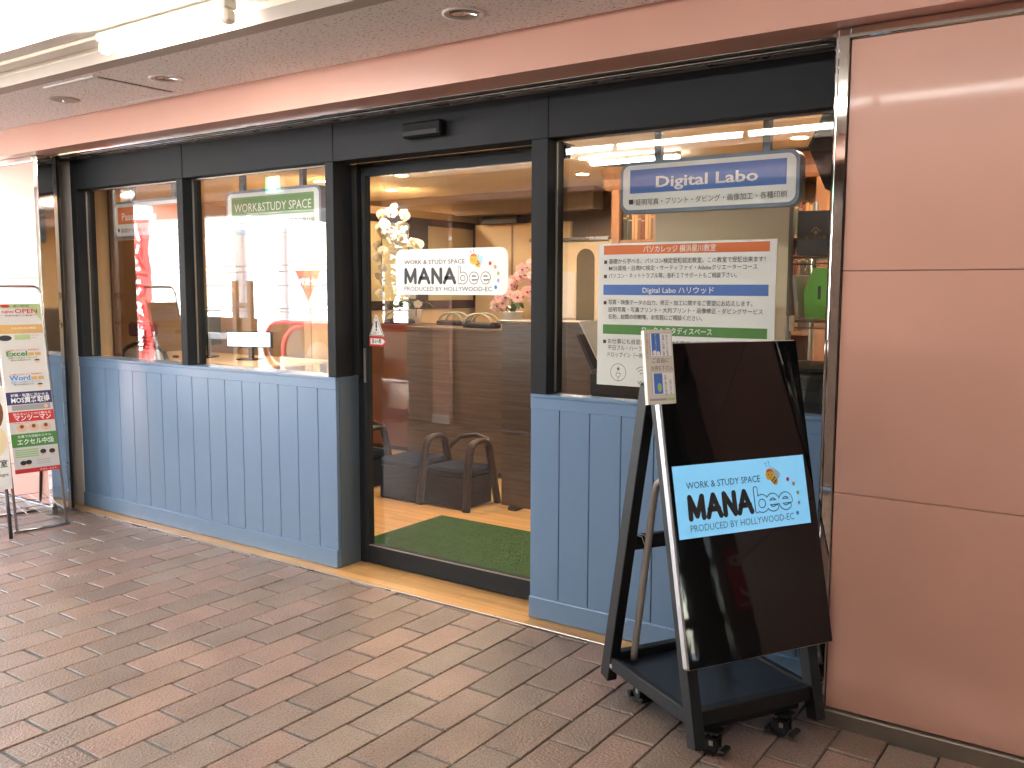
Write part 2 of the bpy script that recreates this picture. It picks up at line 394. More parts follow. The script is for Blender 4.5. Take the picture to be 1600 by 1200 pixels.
def work_logo(b, over=None):
    """the WORK & STUDY SPACE lettering with its little bee and five dots"""
    H, W = b.h, b.w
    b.text('ink', 'WORK & STUDY SPACE', .085, .672, .093*H, x1=.637, bold=.002)
    t = .08*H
    def S(pts, k='ink', wd=t, lv=2): b.stroke(k, pts, wd, lv)
    y0, y1 = .265, .555
    S([(.096, y0), (.099, y1), (.143, y0+.03), (.187, y1), (.190, y0)])
    S([(.224, y0), (.270, y1), (.316, y0)]); S([(.236, y0+.10), (.304, y0+.10)])
    S([(.350, y0), (.350, y1), (.424, y0), (.424, y1)])
    S([(.455, y0), (.502, y1), (.549, y0)]); S([(.467, y0+.10), (.537, y0+.10)])
    def outline(pts):
        S(pts, 'ink', t, 2); S(pts, over or 'white', t*.66, 3)
    def arc(cx, cy, r, a0, a1, n=14): return [(cx+r*cos(a0+(a1-a0)*i/n)/W, cy+r*sin(a0+(a1-a0)*i/n)/H) for i in range(n+1)]
    r = .095*H
    outline([(.590, .575), (.590, y0)]); outline(arc(.590+r/W, y0+r/H, r, pi, -pi, 20))
    for cx in (.716, .816):
        outline([(cx-r/W, y0+r/H), (cx+r/W, y0+r/H)] + arc(cx, y0+r/H, r, 0, 1.72*pi, 18))
    b.text('grey', 'PRODUCED BY HOLLYWOOD-EC', .085, .082, .095*H, x1=.868, bold=-.004)
    # small bee emblem
    b.ell('sky', .775, .735, .034*W, .018*W, 2, rot=1.2); b.ell('sky', .757, .79, .03*W, .016*W, 2.5, rot=1.9)
    b.ell('yellow', .745, .67, .022*W, .034*W, 3, rot=.7)
    b.stroke('ink', [(.727, .665), (.752, .715)], .008*W, 4); b.stroke('ink', [(.742, .63), (.762, .675)], .008*W, 4)
    b.ell('yellow', .715, .76, .035*W, .037*W, 5); b.poly('orange', [(.715+.034*cos(a), .76+.036*W/H*sin(a)) for a in [pi*.17+pi*.66*i/10 for i in range(11)]], 6)
    b.ell('ink', .703, .755, .0035*W, .0045*W, 7, n=8); b.ell('ink', .727, .755, .0035*W, .0045*W, 7, n=8)
    b.ring('ink', .715, .735, .009*W, .0022*W, 7, 8, pi*1.15, pi*1.85)
    for x, y in ((.690, .925), (.714, .945)):
        b.ell('ink', x, y, .0045*W, .0045*W, 4, n=8); b.stroke('ink', [(x, y), (x+.008, .87)], .0025*W, 4)
    for k, x, y in (('red', .853, .665), ('tan', .896, .59), ('lgreen', .921, .455), ('lilac', .921, .305), ('dblue', .90, .165)):
        b.ell(k, x, y, .0115*W, .0135*W, 2, n=14)
LOGO_NAMES = {'ink': 'lettering', 'grey': 'small_lettering', 'white': 'letter_fill', 'sky': 'bee_wing', 'yellow': 'bee_body', 'orange': 'bee_cap', 'red': 'dot', 'tan': 'dot', 'lgreen': 'dot', 'lilac': 'dot', 'dblue': 'dot', 'screen': 'letter_fill'}

def rounded(w, h, r, n=5):
    p = []
    for cx, cy, a in ((w-r, r, -pi/2), (w-r, h-r, 0), (r, h-r, pi/2), (r, r, pi)):
        for i in range(n+1): t = a+pi/2*i/n; p.append((cx+r*cos(t), cy+r*sin(t)))
    return p

# ================================================================== SETTING: floors
X3, Z3, Y3 = Vector((1, 0, 0)), Vector((0, 0, 1)), Vector((0, 1, 0))
pave = obj('brick_pavement', bx(-9.6, 9, -.75, 3.284, -.12, -.009), mat('joint_dirt', (.055, .045, .038), rough=.95, var=.3, vscale=20), kind='structure')
def brick_mb(x0, x1, y0, y1, dz=0, tx=0, ty=0):
    m = MB(); c = .003; zb, zt = -.02, 0
    xm, ym = (x0+x1)/2, (y0+y1)/2
    f = lambda x, y, z: (x, y, z+dz+tx*(x-xm)+ty*(y-ym))
    v = [f(x, y, zb) for x, y in ((x0, y0), (x1, y0), (x1, y1), (x0, y1))]
    v += [f(x, y, zt-c) for x, y in ((x0, y0), (x1, y0), (x1, y1), (x0, y1))]
    v += [f(x, y, zt) for x, y in ((x0+c, y0+c), (x1-c, y0+c), (x1-c, y1-c), (x0+c, y1-c))]
    fs = [(8, 9, 10, 11)]
    for a in (0, 4):
        for i in range(4): j = (i+1) % 4; fs.append((a+i, a+j, a+4+j, a+4+i))
    return m.add(v, fs)
cells = []
for k in range(-66, 54):
    L = -1.273+.1568*k; n0 = 2.314 if k % 2 == 0 else 2.471
    j = -11
    while n0+.3155*j < 3.28:
        y0 = n0+.3155*j; j += 1
        ymax = 3.28 if L < -.80 else (3.112 if L < 1.5 else 3.28)
        if y0 < -.74 or y0 > ymax-.012 or L-.15 < -9.55: continue
        cells.append((L-.1512, L+.0, y0+.0065, min(y0+.309, ymax)))
cy_, sy_ = cos(rad(35.1)), sin(rad(35.1))
def shows(c):
    x, y = (c[0]+c[1])/2, (c[2]+c[3])/2
    fw = (-x*sy_+y*cy_)*.9947+1.5*.1028; rt = x*cy_+y*sy_; up = -1.5*.9947+(-x*sy_+y*cy_)*.1028
    if fw < .5: return 0
    u, v = rt/fw*1427.9, -up/fw*1427.9
    if abs(u) > 830 or v > 640: return 0
    return 1/fw
order = sorted(cells, key=shows, reverse=True)
near, far = order[:300], order[300:]
_shared = {}
for c in near:
    x0, x1, y0, y1 = c; ln = round(y1-y0, 3)
    o = None
    if ln not in _shared:
        me = obj('brick', brick_mb(-(x1-x0)/2, (x1-x0)/2, -ln/2, ln/2), BRICK, pave, local=True, origin=False)
        _shared[ln] = me.data; o = me
    else:
        o = bpy.data.objects.new('brick', _shared[ln]); COL.objects.link(o); o.parent = pave
    inv = wm(pave).inverted()
    o.location = inv @ Vector(((x0+x1)/2+rng.uniform(-.0008, .0008), (y0+y1)/2+rng.uniform(-.002, .002), rng.uniform(-.0012, .0006)))
    o.rotation_euler = (rng.gauss(0, .003), rng.gauss(0, .005), rng.gauss(0, .002))
fm = MB()
for c in far:
    b = brick_mb(*c, dz=rng.uniform(-.0012, .0006), tx=rng.gauss(0, .004), ty=rng.gauss(0, .003)); fm.add(b.v, b.f)
obj('bricks_beyond', fm, BRICK, pave, kind='stuff')
gm = MB()
for x0, x1, y0, y1 in cells:
    if y1 < 3.1: gm.box(x0+.0005, x1-.0005, y1+.0002, y1+.0128, -.02, -.0042+rng.uniform(-.0012, .0008))
obj('end_grout', gm, mat('grey_grout', (.125, .115, .10), rough=.95, var=.25, vscale=40, bump=.5, bscale=300), pave, kind='stuff')
obj('wood_floor', MB().box(-9.4, -.5, 3.291, 8.4, -.1, .004), FLOORW, kind='structure')
tr_ = obj('threshold_trim', MB().box(-6.02, -.94, 3.2845, 3.2905, -.05, .006, .001), SATIN); tag(tr_, 'thin metal edging strip between the brick paving and the wooden threshold', 'floor trim')
obj('road', MB().box(-90, 40, -80, 30, -.4, -.15), mat('asphalt', (.07, .07, .072), rough=.85, var=.15, vscale=2), kind='structure')
obj('pavement', MB().box(-34, -9.6, -9, 3.6, -.3, -.02), mat('pale_paving', (.22, .21, .20), rough=.7, var=.1, vscale=2), kind='structure')

# ================================================================== ceilings
def holed(x0, x1, y0, y1, z, holes, r=.0625, q=.1):
    m = MB(); x = x0
    def quad(a, b, c, d):
        if b-a > 1e-6 and d-c > 1e-6: m.add([(a, c, z), (a, d, z), (b, d, z), (b, c, z)], [(0, 1, 2, 3)])
    for hx, hy in sorted(holes):
        quad(x, hx-q, y0, y1); quad(hx-q, hx+q, y0, hy-q); quad(hx-q, hx+q, hy+q, y1); x = hx+q
        n = 32; vs = []
        for i in range(n):
            a = 2*pi*i/n; c, s = cos(a), sin(a); k = q/max(abs(c), abs(s)); vs += [(hx+r*c, hy+r*s, z), (hx+k*c, hy+k*s, z)]
        m.add(vs, [(2*i, 2*i+1, (2*i+3) % (2*n), (2*i+2) % (2*n)) for i in range(n)])
    quad(x, x1, y0, y1)
    return m
c1 = obj('ceiling', holed(-10.3, 9, 2.485, 3.03, 2.51, [(-3.982, 2.755), (-2.15, 2.745), (-6.1, 2.75)]), TILE, kind='structure')
c2 = MB().box(-10.3, 9, 2.405, 2.485, 2.5095, 2.56); c2.box(-10.3, 9, .62, .70, 2.5095, 2.56)
obj('ceiling_edge', c2, GREYBEAM, kind='structure')
obj('ceiling_opposite', MB().box(-10.3, 9, .07, .62, 2.51, 2.56), TILE, kind='structure')
c3 = MB().box(-10.3, 9, .62, 2.485, 2.585, 2.62)
obj('ceiling_trough', c3, WHITECEIL, kind='structure')
c4 = MB().box(-10.3, 9, 2.405, 2.43, 2.5605, 2.584); c4.box(-10.3, 9, .675, .70, 2.5605, 2.584)
obj('ceiling_trough_side', c4, CREAM, kind='structure')
obj('roof', MB().box(-10.4, 9.5, -3.5, 9.2, 2.9, 3.3), GREYBEAM, kind='structure')

def ap(name, label, cat, x0, x1, y0, y1):
    t = thing(name, label, cat, ((x0+x1)/2, (y0+y1)/2, 2.51))
    f = MB(); g = .012
    obj('panel', MB().box(x0+.014, x1-.014, y0+.03, y1-.03, 2.505, 2.512), TILE, t)
    for yy in (y0+.003, y0+.013, y0+.023, y1-.010): obj('trim_rail', MB().box(x0, x1, yy, yy+.005, 2.503, 2.511), WHITE, t)
    for a, b in ((x0, x0+.012), (x1-.012, x1)): obj('shadow_gap', MB().box(a, b, y0+.03, y1-.03, 2.5085, 2.512), mat('gap_brown', (.10, .075, .06), rough=.8), t)
ap('ceiling_access_panel', 'square speckled access panel with white side rails set in the ceiling', 'ceiling panel', -4.672, -4.22, 2.515, 2.985)
def downlight(loc, label, group):
    t = thing('downlight', label, 'ceiling light', loc, group=group)
    obj('trim_ring', MB().lathe([(.062, .004), (.068, -.006), (.082, -.005), (.083, .004)], n=32), WHITE, t, smooth=True, local=True)
    obj('reflector', MB().lathe([(.062, .003), (.058, .0), (.048, .05), (.03, .09), (.0, .095)], n=32), mat('reflector_chrome', (.75, .68, .62), rough=.12, metal=1), t, smooth=True, local=True)
    return t
d1 = downlight((-3.982, 2.755, 2.51), 'unlit round downlight in the ceiling strip, the one right beside the access panel', 'unlit downlights over the walkway')
dup(d1, (-2.15, 2.745, 2.51), 0, 'unlit round downlight in the ceiling strip, the single one above the sliding door')
dup(d1, (-6.1, 2.75, 2.51), 0, 'unlit round downlight in the ceiling strip at its far left end')
# holes for the recessed cups: dark disc is inside the cup
sp = thing('sprinkler_cover', 'flat round cover plate with a small sprinkler in the ceiling left of the access panel', 'sprinkler', (-4.87, 2.74, 2.51))
obj('cover_plate', MB().lathe([(.0, -.006), (.07, -.006), (.078, -.001), (.078, .002)], n=28), GREYBEAM, sp, smooth=False, local=True)
obj('nozzle', MB().lathe([(.012, -.006), (.008, -.016), (.016, -.02), (.0, -.024)], n=10), SATIN, sp, local=True)

TUBE = mat('lit_tube', (1, .97, .92), emit=2.8)
def batten(x0, x1, yw, side, label, group='fluorescent battens in the ceiling trough'):
    """side: +1 the batten hangs near the shop side of the trough"""
    t = thing('fluorescent_batten', label, 'fluorescent light', ((x0+x1)/2, yw, 2.585), group=group); zt = 2.522 if side > 0 else 2.535
    obj('housing', MB().box(x0-.025, x1+.045, yw-.035, yw+.03, 2.548, 2.584, .006), CREAM, t)
    obj('tube', MB().tube([(x0+.004, yw, zt), (x1-.004, yw, zt)], .021, 14), TUBE, t, smooth=True)
    for a, b in ((x0-.024, x0+.002), (x1-.002, x1+.044)): obj('lamp_holder', MB().box(a, b, yw-.026, yw+.026, 2.497, 2.5475, .010), CREAM, t)
batten(-3.75, -2.96, 2.305, 1, 'lit fluorescent tube by the shop side of the ceiling trough, nearest one')
cr_ = obj('conduit', MB().box(-8, -3.78, 2.29, 2.32, 2.566, 2.5845, .004), CREAM); tag(cr_, 'cream painted conduit strip running left from the fluorescent tube in the trough', 'conduit')
for i in range(9):  # right end of the row added to brighten the pink wall
    batten(-6.2+.98*i, -5.26+.98*i, .95, -1, 'lit fluorescent tube on the opposite side of the ceiling trough', group='tubes along the opposite side of the trough')

# ================================================================== glowing panels, added so the trough ceiling reads white
PLITE = mat('lit_panel', (1, .97, .90), emit=.25)
for i in range(3):
    x = -6.0+.98*i
    t = thing('ceiling_light_panel', 'glowing white panel added to the trough ceiling, the %s one of three' % ('leftmost', 'middle', 'rightmost')[i], 'light panel', (x+.48, 1.65, 2.585), group='added glowing panels in the ceiling trough')
    obj('diffuser', MB().box(x+.01, x+.97, 1.1, 2.2, 2.580, 2.5845), PLITE, t)
    obj('rim', MB().box(x, x+.0095, 1.09, 2.21, 2.578, 2.5845), CREAM, t); obj('rim', MB().box(x+.01, x+.97, 2.2005, 2.21, 2.578, 2.5845), CREAM, t)
    for a in (.05, .93): obj('rivet', MB().lathe([(0, -.003), (.006, -.002), (.007, .0)], (x+a, 2.05, 2.580), 8), SATIN, t)

# ================================================================== fascia, soffit track, pink walls
fa = thing('pink_fascia', 'long pink enamel fascia beam running above the shop front', 'fascia', (-3, 3.1, 2.346))
obj('front_panel', MB().box(-10.3, 9, 3.03, 3.196, 2.346, 2.53), PINK, fa)
tk = thing('shutter_track', 'steel roller shutter track in the soffit above the shop windows', 'shutter track', (-3.4, 3.29, 2.34))
obj('slot', MB().box(-5.9, -.935, 3.197, 3.386, 2.352, 2.40), BLACK, tk)
for a, b, z, m in ((3.198, 3.222, 2.340, STEEL), (3.226, 3.232, 2.343, SATIN), (3.268, 3.300, 2.340, STEEL), (3.308, 3.352, 2.342, SATIN)):
    obj('rail', MB().box(-5.9, -.935, a, b, z, z+.022, .002), m, tk)
ci_ = obj('lintel', MB().box(-6.3, -.9, 3.388, 3.5, 2.347, 2.9), DKWALL, tk)

def pink_wall(x0, x1, label, end, seams=(.0, .70, .817, 1.565)):
    t = thing('pink_wall', label, 'wall', ((x0+x1)/2, 3.2, 0))
    zs = (.058, .817, 1.565, 2.309); w_ = 1.9
    x = x0
    while x < x1-.01:
        xe = min(x1, x+w_)
        for a, b in zip(zs, zs[1:]): obj('enamel_panel', MB().box(x+.0012, xe-.0012, 3.13, 3.16, a+.001, b-.001, .0022), PINK, t)
        x = xe
    obj('backing', MB().box(x0, x1-(.15 if end == 'R' else 0), 3.161, 3.37, 0, 2.345), mat('seam_brown', (.10, .05, .04), rough=.8), t)
    obj('base_rail', MB().box(x0-(.055 if end == 'L' else 0), x1+(.055 if end == 'R' else 0), 3.110, 3.15, -.01, .056, .004), BRONZE, t)
    obj('top_trim', MB().box(x0, x1, 3.118, 3.15, 2.3095, 2.345, .003), STEEL, t)
    return t
pw = pink_wall(-.862, 1.6, 'glossy pink enamel wall panels right of the shop, with two seams', 'L')
obj('corner_post', MB().box(-.898, -.8625, 3.121, 3.38, .057, 2.345, .003), STEEL, pw)
obj('corner_edge', MB().box(-.910, -.8985, 3.128, 3.375, .0, 2.345, .003), STEEL, pw)
lw_ = pink_wall(-10.3, -5.965, 'glossy pink enamel wall panels at the far left of the shop front', 'R')
obj('corner_post', MB().box(-5.9645, -5.915, 3.122, 3.225, .0, 2.345, .003), STEEL, lw_)
gr = thing('shutter_guide', 'dark vertical shutter guide channel at the left end of the shop front', 'shutter guide', (-5.95, 3.3, 0))
obj('channel', MB().box(-6.0, -5.945, 3.228, 3.262, 0, 2.345), SATIN, gr)
obj('groove', MB().box(-6.05, -5.980, 3.262, 3.30, 0, 2.345), BLACK, gr)
obj('channel', MB().box(-6.06, -6.005, 3.300, 3.318, 0, 2.345), BRONZE, gr)
jp = obj('jamb_post', MB().box(-6.16, -5.993, 3.384, 3.50, .004, 2.345, .003), mat('beige_paint', (.72, .66, .60), rough=.5, var=.03)); tag(jp, 'beige painted jamb post between shutter guide and blue panelling', 'post')

# ================================================================== blue panelled walls
def blue_wall(x0, x1, joints, label, ret):
    t = thing('blue_panel_wall', label, 'panelled wall', ((x0+x1)/2, 3.42, 0))
    obj('core', MB().box(x0+.002, x1-.002, 3.396, 3.55 if ret else 3.53, .006, 1.02), mat('groove_blue', (.03, .05, .08), rough=.7), t)
    xs = [x0]+joints+[x1]
    for a, b in zip(xs, xs[1:]):
        obj('plank', MB().box(a+.0016, b-.0016, 3.386, 3.41, .100, .972, .0016), BLUE, t)
    obj('base_board', MB().box(x0, x1, 3.376, 3.41, .005, .1035, .0035), BLUE, t)
    obj('top_rail', MB().box(x0, x1, 3.384, 3.41, .9695, 1.0195, .002), BLUE, t)
    obj('sill', MB().box(x0, x1+(.002 if ret else 0), 3.382, 3.552 if ret else 3.475, 1.020, 1.036, .003), BLUE, t)
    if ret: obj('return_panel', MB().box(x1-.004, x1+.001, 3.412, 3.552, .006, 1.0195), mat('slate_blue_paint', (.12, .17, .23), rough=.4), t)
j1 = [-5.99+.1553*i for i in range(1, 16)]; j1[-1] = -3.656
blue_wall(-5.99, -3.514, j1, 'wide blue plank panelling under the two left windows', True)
blue_wall(-2.277, -.9, [-2.277+.1535*i for i in range(1, 9)], 'blue plank panelling under the right window, behind the screen stand', False)

# ================================================================== shop front frame and glass
fr = thing('shop_front_frame', 'charcoal aluminium window frame of the shop front', 'window frame', (-3.4, 3.43, 1.03))
obj('header', MB().box(-5.99, -.915, 3.386, 3.51, 2.152, 2.345, .0015), FRAME, fr)
for a, b, z in ((-5.992, -5.93, 1.037), (-4.832, -4.772, 1.037), (-3.567, -3.507, 1.037), (-2.277, -2.192, 1.037)):
    obj('post', MB().box(a, b, 3.3825, 3.515, z, 2.1505, .002), FRAME, fr)
    obj('post_cover', MB().box(a, b, 3.3825, 3.42, 2.1515, 2.3445, .002), FRAME, fr)
bd = mat('bead_grey', (.30, .29, .27), rough=.4, metal=.6)
for a, b in ((-5.93, -4.832), (-4.772, -3.567), (-2.192, -.915)):
    for u in (a, b-.007): obj('glazing_bead', MB().box(u, u+.007, 3.448, 3.456, 1.045, 2.145), bd, fr)
    obj('glazing_bead', MB().box(a, b, 3.448, 3.456, 2.143, 2.151), bd, fr)
    obj('pane', MB().box(a, b, 3.457, 3.463, 1.037, 2.151), GLASS, fr)
obj('jamb', MB().box(-3.5135, -3.474, 3.552, 3.62, .005, 2.149), BLACK, fr)
obj('jamb', MB().box(-3.512, -3.474, 3.516, 3.551, 1.04, 2.149), BLACK, fr)
obj('door_track', MB().box(-3.47, -2.2, 3.515, 3.62, 2.148, 2.1515), BLACK, fr)
dr = thing('sliding_door', 'charcoal framed automatic glass sliding door', 'door', (-2.86, 3.565, 0))
obj('stile', MB().box(-3.468, -3.440, 3.545, 3.585, .012, 2.143, .002), FRAME, dr)
obj('top_rail', MB().box(-3.4395, -2.2, 3.545, 3.585, 2.088, 2.143, .002), FRAME, dr)
obj('bottom_rail', MB().box(-3.4395, -2.2, 3.545, 3.585, .012, .112, .002), FRAME, dr)
obj('glazing_bead', MB().box(-3.4395, -2.2, 3.541, 3.5445, .108, .114), bd, dr)
obj('pane', MB().box(-3.4395, -2.2, 3.562, 3.568, .1125, 2.0875), GLASS, dr)
hp = obj('finger_plate', MB().box(-3.463, -3.447, 3.5405, 3.5449, 1.0, 1.185, .001), bd, dr)
sn = thing('door_sensor', 'small black motion sensor box on the header above the door', 'sensor', (-2.874, 3.36, 2.25))
obj('body', MB().box(-2.993, -2.755, 3.336, 3.3855, 2.213, 2.284, .008), mat('sensor_black', (.006, .006, .0065), rough=.6, spec=.12), sn)
obj('lens', MB().box(-2.982, -2.775, 3.334, 3.337, 2.222, 2.243, .001), mat('smoked_lens', (.015, .015, .016), rough=.5, spec=.2), sn)

# ================================================================== opposite side and outdoors (seen in the reflections)
GRAN = mat('brown_granite', (.17, .12, .10), rough=.25, var=.5, vscale=90, spec=.5)
ow = thing('opposite_wall', 'dark brown granite shop wall across the walkway', 'wall', (-2, -.8, 0))
obj('granite', MB().box(-6.33, 9, -1.0, -.76, 0, 2.51), GRAN, ow)
obj('granite', MB().box(-7.0, -6.62, -1.0, -.76, 0, 2.51), GRAN, ow)
obj('pink_pier', MB().box(-6.62, -6.38, -1.0, -.74, .1, 2.51), PINK, ow)
obj('pier_base', MB().box(-6.63, -6.375, -1.0, -.73, 0, .1), WHITE, ow)
obj('steel_post', MB().box(-6.375, -6.33, -.98, -.73, 0, 2.51), STEEL, ow)
obj('fascia', MB().box(-10.3, 9, -.1, .07, 2.346, 2.53), PINK, ow)
obj('soffit', MB().box(-10.3, 9, -3.4, -.1, 2.50, 2.56), GREYBEAM, ow)
ew = thing('corridor_end', 'dark wall with a glazed door at the right end of the walkway', 'wall', (8.9, 1.2, 0))
obj('end_wall', MB().box(8.9, 9.1, -.76, 2.5, 0, 2.66), GRAN, ew)
obj('end_wall', MB().box(8.9, 9.1, 3.3, 5.5, 0, 2.66), GRAN, ew)
obj('end_wall', MB().box(8.9, 9.1, 2.5, 3.3, 2.0, 2.66), GRAN, ew)
for a, b_ in ((2.5, 2.56), (2.70, 2.86), (2.94, 3.12), (3.2, 3.3)): obj('mullion', MB().box(8.94, 9.0, a, b_, 0, 2.0), BLACK, ew)  # bar spacing shaped to mirror as bright streaks in the stand screen
for z in (.0, .55, 1.3): obj('transom', MB().box(8.95, 8.99, 2.5, 3.3, z, z+.16), BLACK, ew)
rw = thing('recess_wall', 'dark recessed wall beyond the pink panels', 'wall', (5, 4.2, 0))
obj('granite', MB().box(1.61, 9, 4.9, 5.1, 0, 2.66), GRAN, rw)
obj('return', MB().box(1.605, 1.70, 3.2, 4.9, 0, 2.66), GRAN, rw)
obj('recess_ceiling', MB().box(1.61, 9, 3.2, 5.0, 2.55, 2.66), GREYBEAM, rw)
ae = thing('defibrillator_sign', 'red defibrillator sign with a white heart on a dark pier', 'sign', (3.0, 3.33, .5))
obj('pier', MB().box(3.01, 3.4, 3.13, 3.75, 0, 2.55), GRAN, ae)
obj('plate', MB().box(2.995, 3.008, 3.20, 3.47, .55, 1.0), COLM['red'], ae)
b = Board((2.995, 3.47, .55), (0, -1, 0), Z3, .27, .45)
b.text('white', 'AED', .5, .74, .075, align='C', bold=.03); b.ell('white', .5, .36, .075, .075, 1); b.text('red', '♥', .5, .26, .09, align='C', lv=2, bold=.01)
b.text('white', '自動体外式除細動器', .1, .07, .02, x1=.9)
b.build(COLM, ae, {'white': 'lettering', 'red': 'heart'})

bl = thing('white_building', 'white rendered building across the street with a grey side bay', 'building', (-24, -16, 0))
WB = mat('white_render', (.80, .80, .78), rough=.8, var=.04, vscale=.5)
obj('wall', MB().box(-70, -25.5, -24, -15, -.15, 9), WB, bl); obj('bay', MB().box(-30.5, -27.4, -15, -14.6, -.15, 6.5), mat('grey_render', (.48, .5, .49), rough=.8, var=.04), bl)
obj('wall', MB().box(-25.49, -10, -26, -15.3, -.15, 8), WB, bl)
for x in (-24.4, -22.2, -20.0): 
    f = obj('window', MB().box(x, x+1.3, -15.3, -15.24, 1.2, 2.7), WHITE, bl); obj('pane', MB().box(x+.08, x+1.22, -15.238, -15.23, 1.28, 2.62), mat('pale_pane', (.35, .42, .46), rough=.05), f)
def pole(x, y, h, label):
    t = thing('utility_pole', label, 'utility pole', (x, y, 0))
    obj('shaft', MB().tube([(x, y, -.15), (x, y, h)], [.16, .11], 12), mat('concrete_pole', (.35, .34, .32), rough=.8), t, smooth=True)
    obj('crossarm', MB().box(x-.05, x+.05, y-.9, y+.9, h-.8, h-.7), SATIN, t)
pole(-33, -10.3, 9, 'concrete utility pole at the far end of the street'); pole(-14.9, -10.3, 9, 'concrete utility pole beside the stop sign')
wi = MB()
for z in (2.13, 1.96, 1.58, .95, .86):
    wi.tube([(-33, -10.0, z+.05), (-24, -10.0, z), (-15, -10.0, z+.02)], .013, 5)
gf = thing('cable_rail', 'row of thin cable rails along the street edge', 'railing', (-24, -10, 0)); obj('cable', wi, BLACK, gf)
st = thing('stop_sign', 'red inverted triangle stop sign on a grey pole', 'road sign', (-18.4, -10.5, 0))
obj('pole', MB().tube([(-19.10, -10.56, -.15), (-19.10, -10.56, 2.1)], .03, 8), SATIN, st)
def tri(w_, h_, z0, xc, y, th, g):
    return MB().prism([(-w_/2+g, h_-g*.55), (0, g*1.6), (w_/2-g, h_-g*.55)], (xc, y, z0), (-1, 0, 0), Z3, th)
obj('border', tri(1.15, 1.02, 1.02, -19.10, -10.50, .01, 0), WHITE, st); obj('plate', tri(1.15, 1.02, 1.02, -19.10, -10.495, .004, .055), COLM['red'], st)
b = Board((-18.7, -10.495, 1.0), (-1, 0, 0), Z3, .8, 1.0, eps=.004); b.text('white', '止まれ', .5, .60, .17, align='C', bold=.03); b.build(COLM, st, {'white': 'lettering'})
bs = thing('crossing_sign', 'blue pentagon pedestrian crossing sign with white border', 'road sign', (-17.9, -10.6, 0))
obj('border', MB().prism([(-.5, 0), (.5, 0), (.42, .5), (0, .95), (-.42, .5)], (-18.25, -10.5, 1.02), (-1, 0, 0), Z3, .01), WHITE, bs)
obj('plate', MB().prism([(-.45, .05), (.45, .05), (.38, .49), (0, .89), (-.38, .49)], (-18.25, -10.495, 1.02), (-1, 0, 0), Z3, .004), COLM['dblue'], bs)
obj('symbol', MB().prism([(-.25, .1), (.25, .1), (.05, .6), (-.05, .6)], (-18.25, -10.49, 1.02), (-1, 0, 0), Z3, .003), WHITE, bs)
obj('pole', MB().tube([(-18.25, -10.56, -.15), (-18.25, -10.56, 1.9)], .03, 8), SATIN, bs)
# escalator head
es = thing('escalator', 'steel clad escalator head with round ends and red handrails', 'escalator', (-9.8, -2, 0))
RED = mat('red_handrail', (.55, .03, .05), rough=.4); CLAD = mat('brown_cladding', (.13, .11, .10), rough=.3, metal=.6)
def loop(x0, y, r, L=3.2):
    p = [(x0+L, y, .98), (x0+r*.2, y, .98)]
    for i in range(1, 12): a = pi/2-pi*i/11; p.append((x0-r*cos(a), y, .98-r+r*sin(a)))
    return p+[(x0+L, y, .98-2*r)]
for y, x0 in ((-1.65, -9.55), (-2.7, -11.2)):
    obj('handrail', MB().tube(loop(x0, y, .36), .04, 8), RED, es, smooth=True)
    pl = [(p[0], p[2]) for p in loop(x0+.05, y, .32)]
    obj('balustrade', MB().prism(pl, (0, y-.03, 0), X3, Z3, .06), CLAD, es)
    obj('skirt', MB().box(x0+.1, x0+3.2, y-.12, y+.12, -.02, .30), SATIN, es)
    obj('newel_disc', MB().lathe([(0, 0), (.22, 0), (.24, -.02), (.24, -.04)], (x0+.42, y+.10, .56), 24, 'Y'), CREAM, es)
obj('end_box', MB().box(-9.35, -8.3, -1.5, -1.1, -.01, .62, .01), mat('galvanised_box', (.62, .62, .60), rough=.4, metal=.3), es)
pi_ = obj('outside_pillar', MB().box(-10.27, -9.97, .95, 1.25, -.01, 2.578), mat('tan_stone', (.20, .13, .10), rough=.7, var=.08)); tag(pi_, 'brown square pillar at the open left end of the walkway', 'pillar')
hf = thing('signpost_frame', 'brown H shaped double post frame standing by the escalator', 'post', (-11.2, -2.0, 0))
BRP = mat('dark_brown_post', (.05, .035, .025), rough=.6)
for x in (-11.38, -11.04): obj('post', MB().box(x-.045, x+.045, -2.04, -1.98, -.02, 1.62), BRP, hf)
obj('crossbar', MB().box(-11.335, -11.085, -2.03, -1.99, 1.22, 1.29), BRP, hf)
obj('panel', MB().box(-12.9, -11.0, -2.10, -2.05, .82, 1.06), BRP, hf); obj('panel', MB().box(-12.9, -11.0, -2.10, -2.05, -.02, .72), BRP, hf)
def banner(x, y, c, txt, label, w_=.62, z0=.45, z1=2.5, cm='white'):
    t = thing('banner', label, 'banner flag', (x, y, 0), group='tall banner flags by the street')
    m = MB(); n = 24
    vs = []; fs = []
    for i in range(n+1):
        z = z0+(z1-z0)*i/n
        for k in range(5): u = k/4; vs.append((x+w_*(u-.5), y+.03*sin(i*.6+u*3), z))
    for i in range(n):
        for k in range(4): fs.append((i*5+k, i*5+k+1, (i+1)*5+k+1, (i+1)*5+k))
    obj('cloth', m.add(vs, fs), mat('banner_'+c, COLM[c].node_tree.nodes['Principled BSDF'].inputs['Base Color'].default_value[:3], rough=.8), t, smooth=True)
    obj('flagpole', MB().tube([(x+w_/2+.02, y, -.02), (x+w_/2+.02, y, z1+.12), (x-w_/2, y, z1+.1)], .014, 6), WHITE, t)
    b = Board((x+w_/2, y+.045, z0), (-1, 0, 0), Z3, w_, z1-z0, eps=.01)
    for i, ch in enumerate(txt): b.text(cm, ch, .5, .85-.92*i/len(txt), .24, align='C', bold=.03)
    b.build(COLM, t, {cm: 'lettering'})
banner(-12.28, -1.0, 'red', 'パソコン教室', 'red banner flag with white katakana lettering, nearest the walkway')
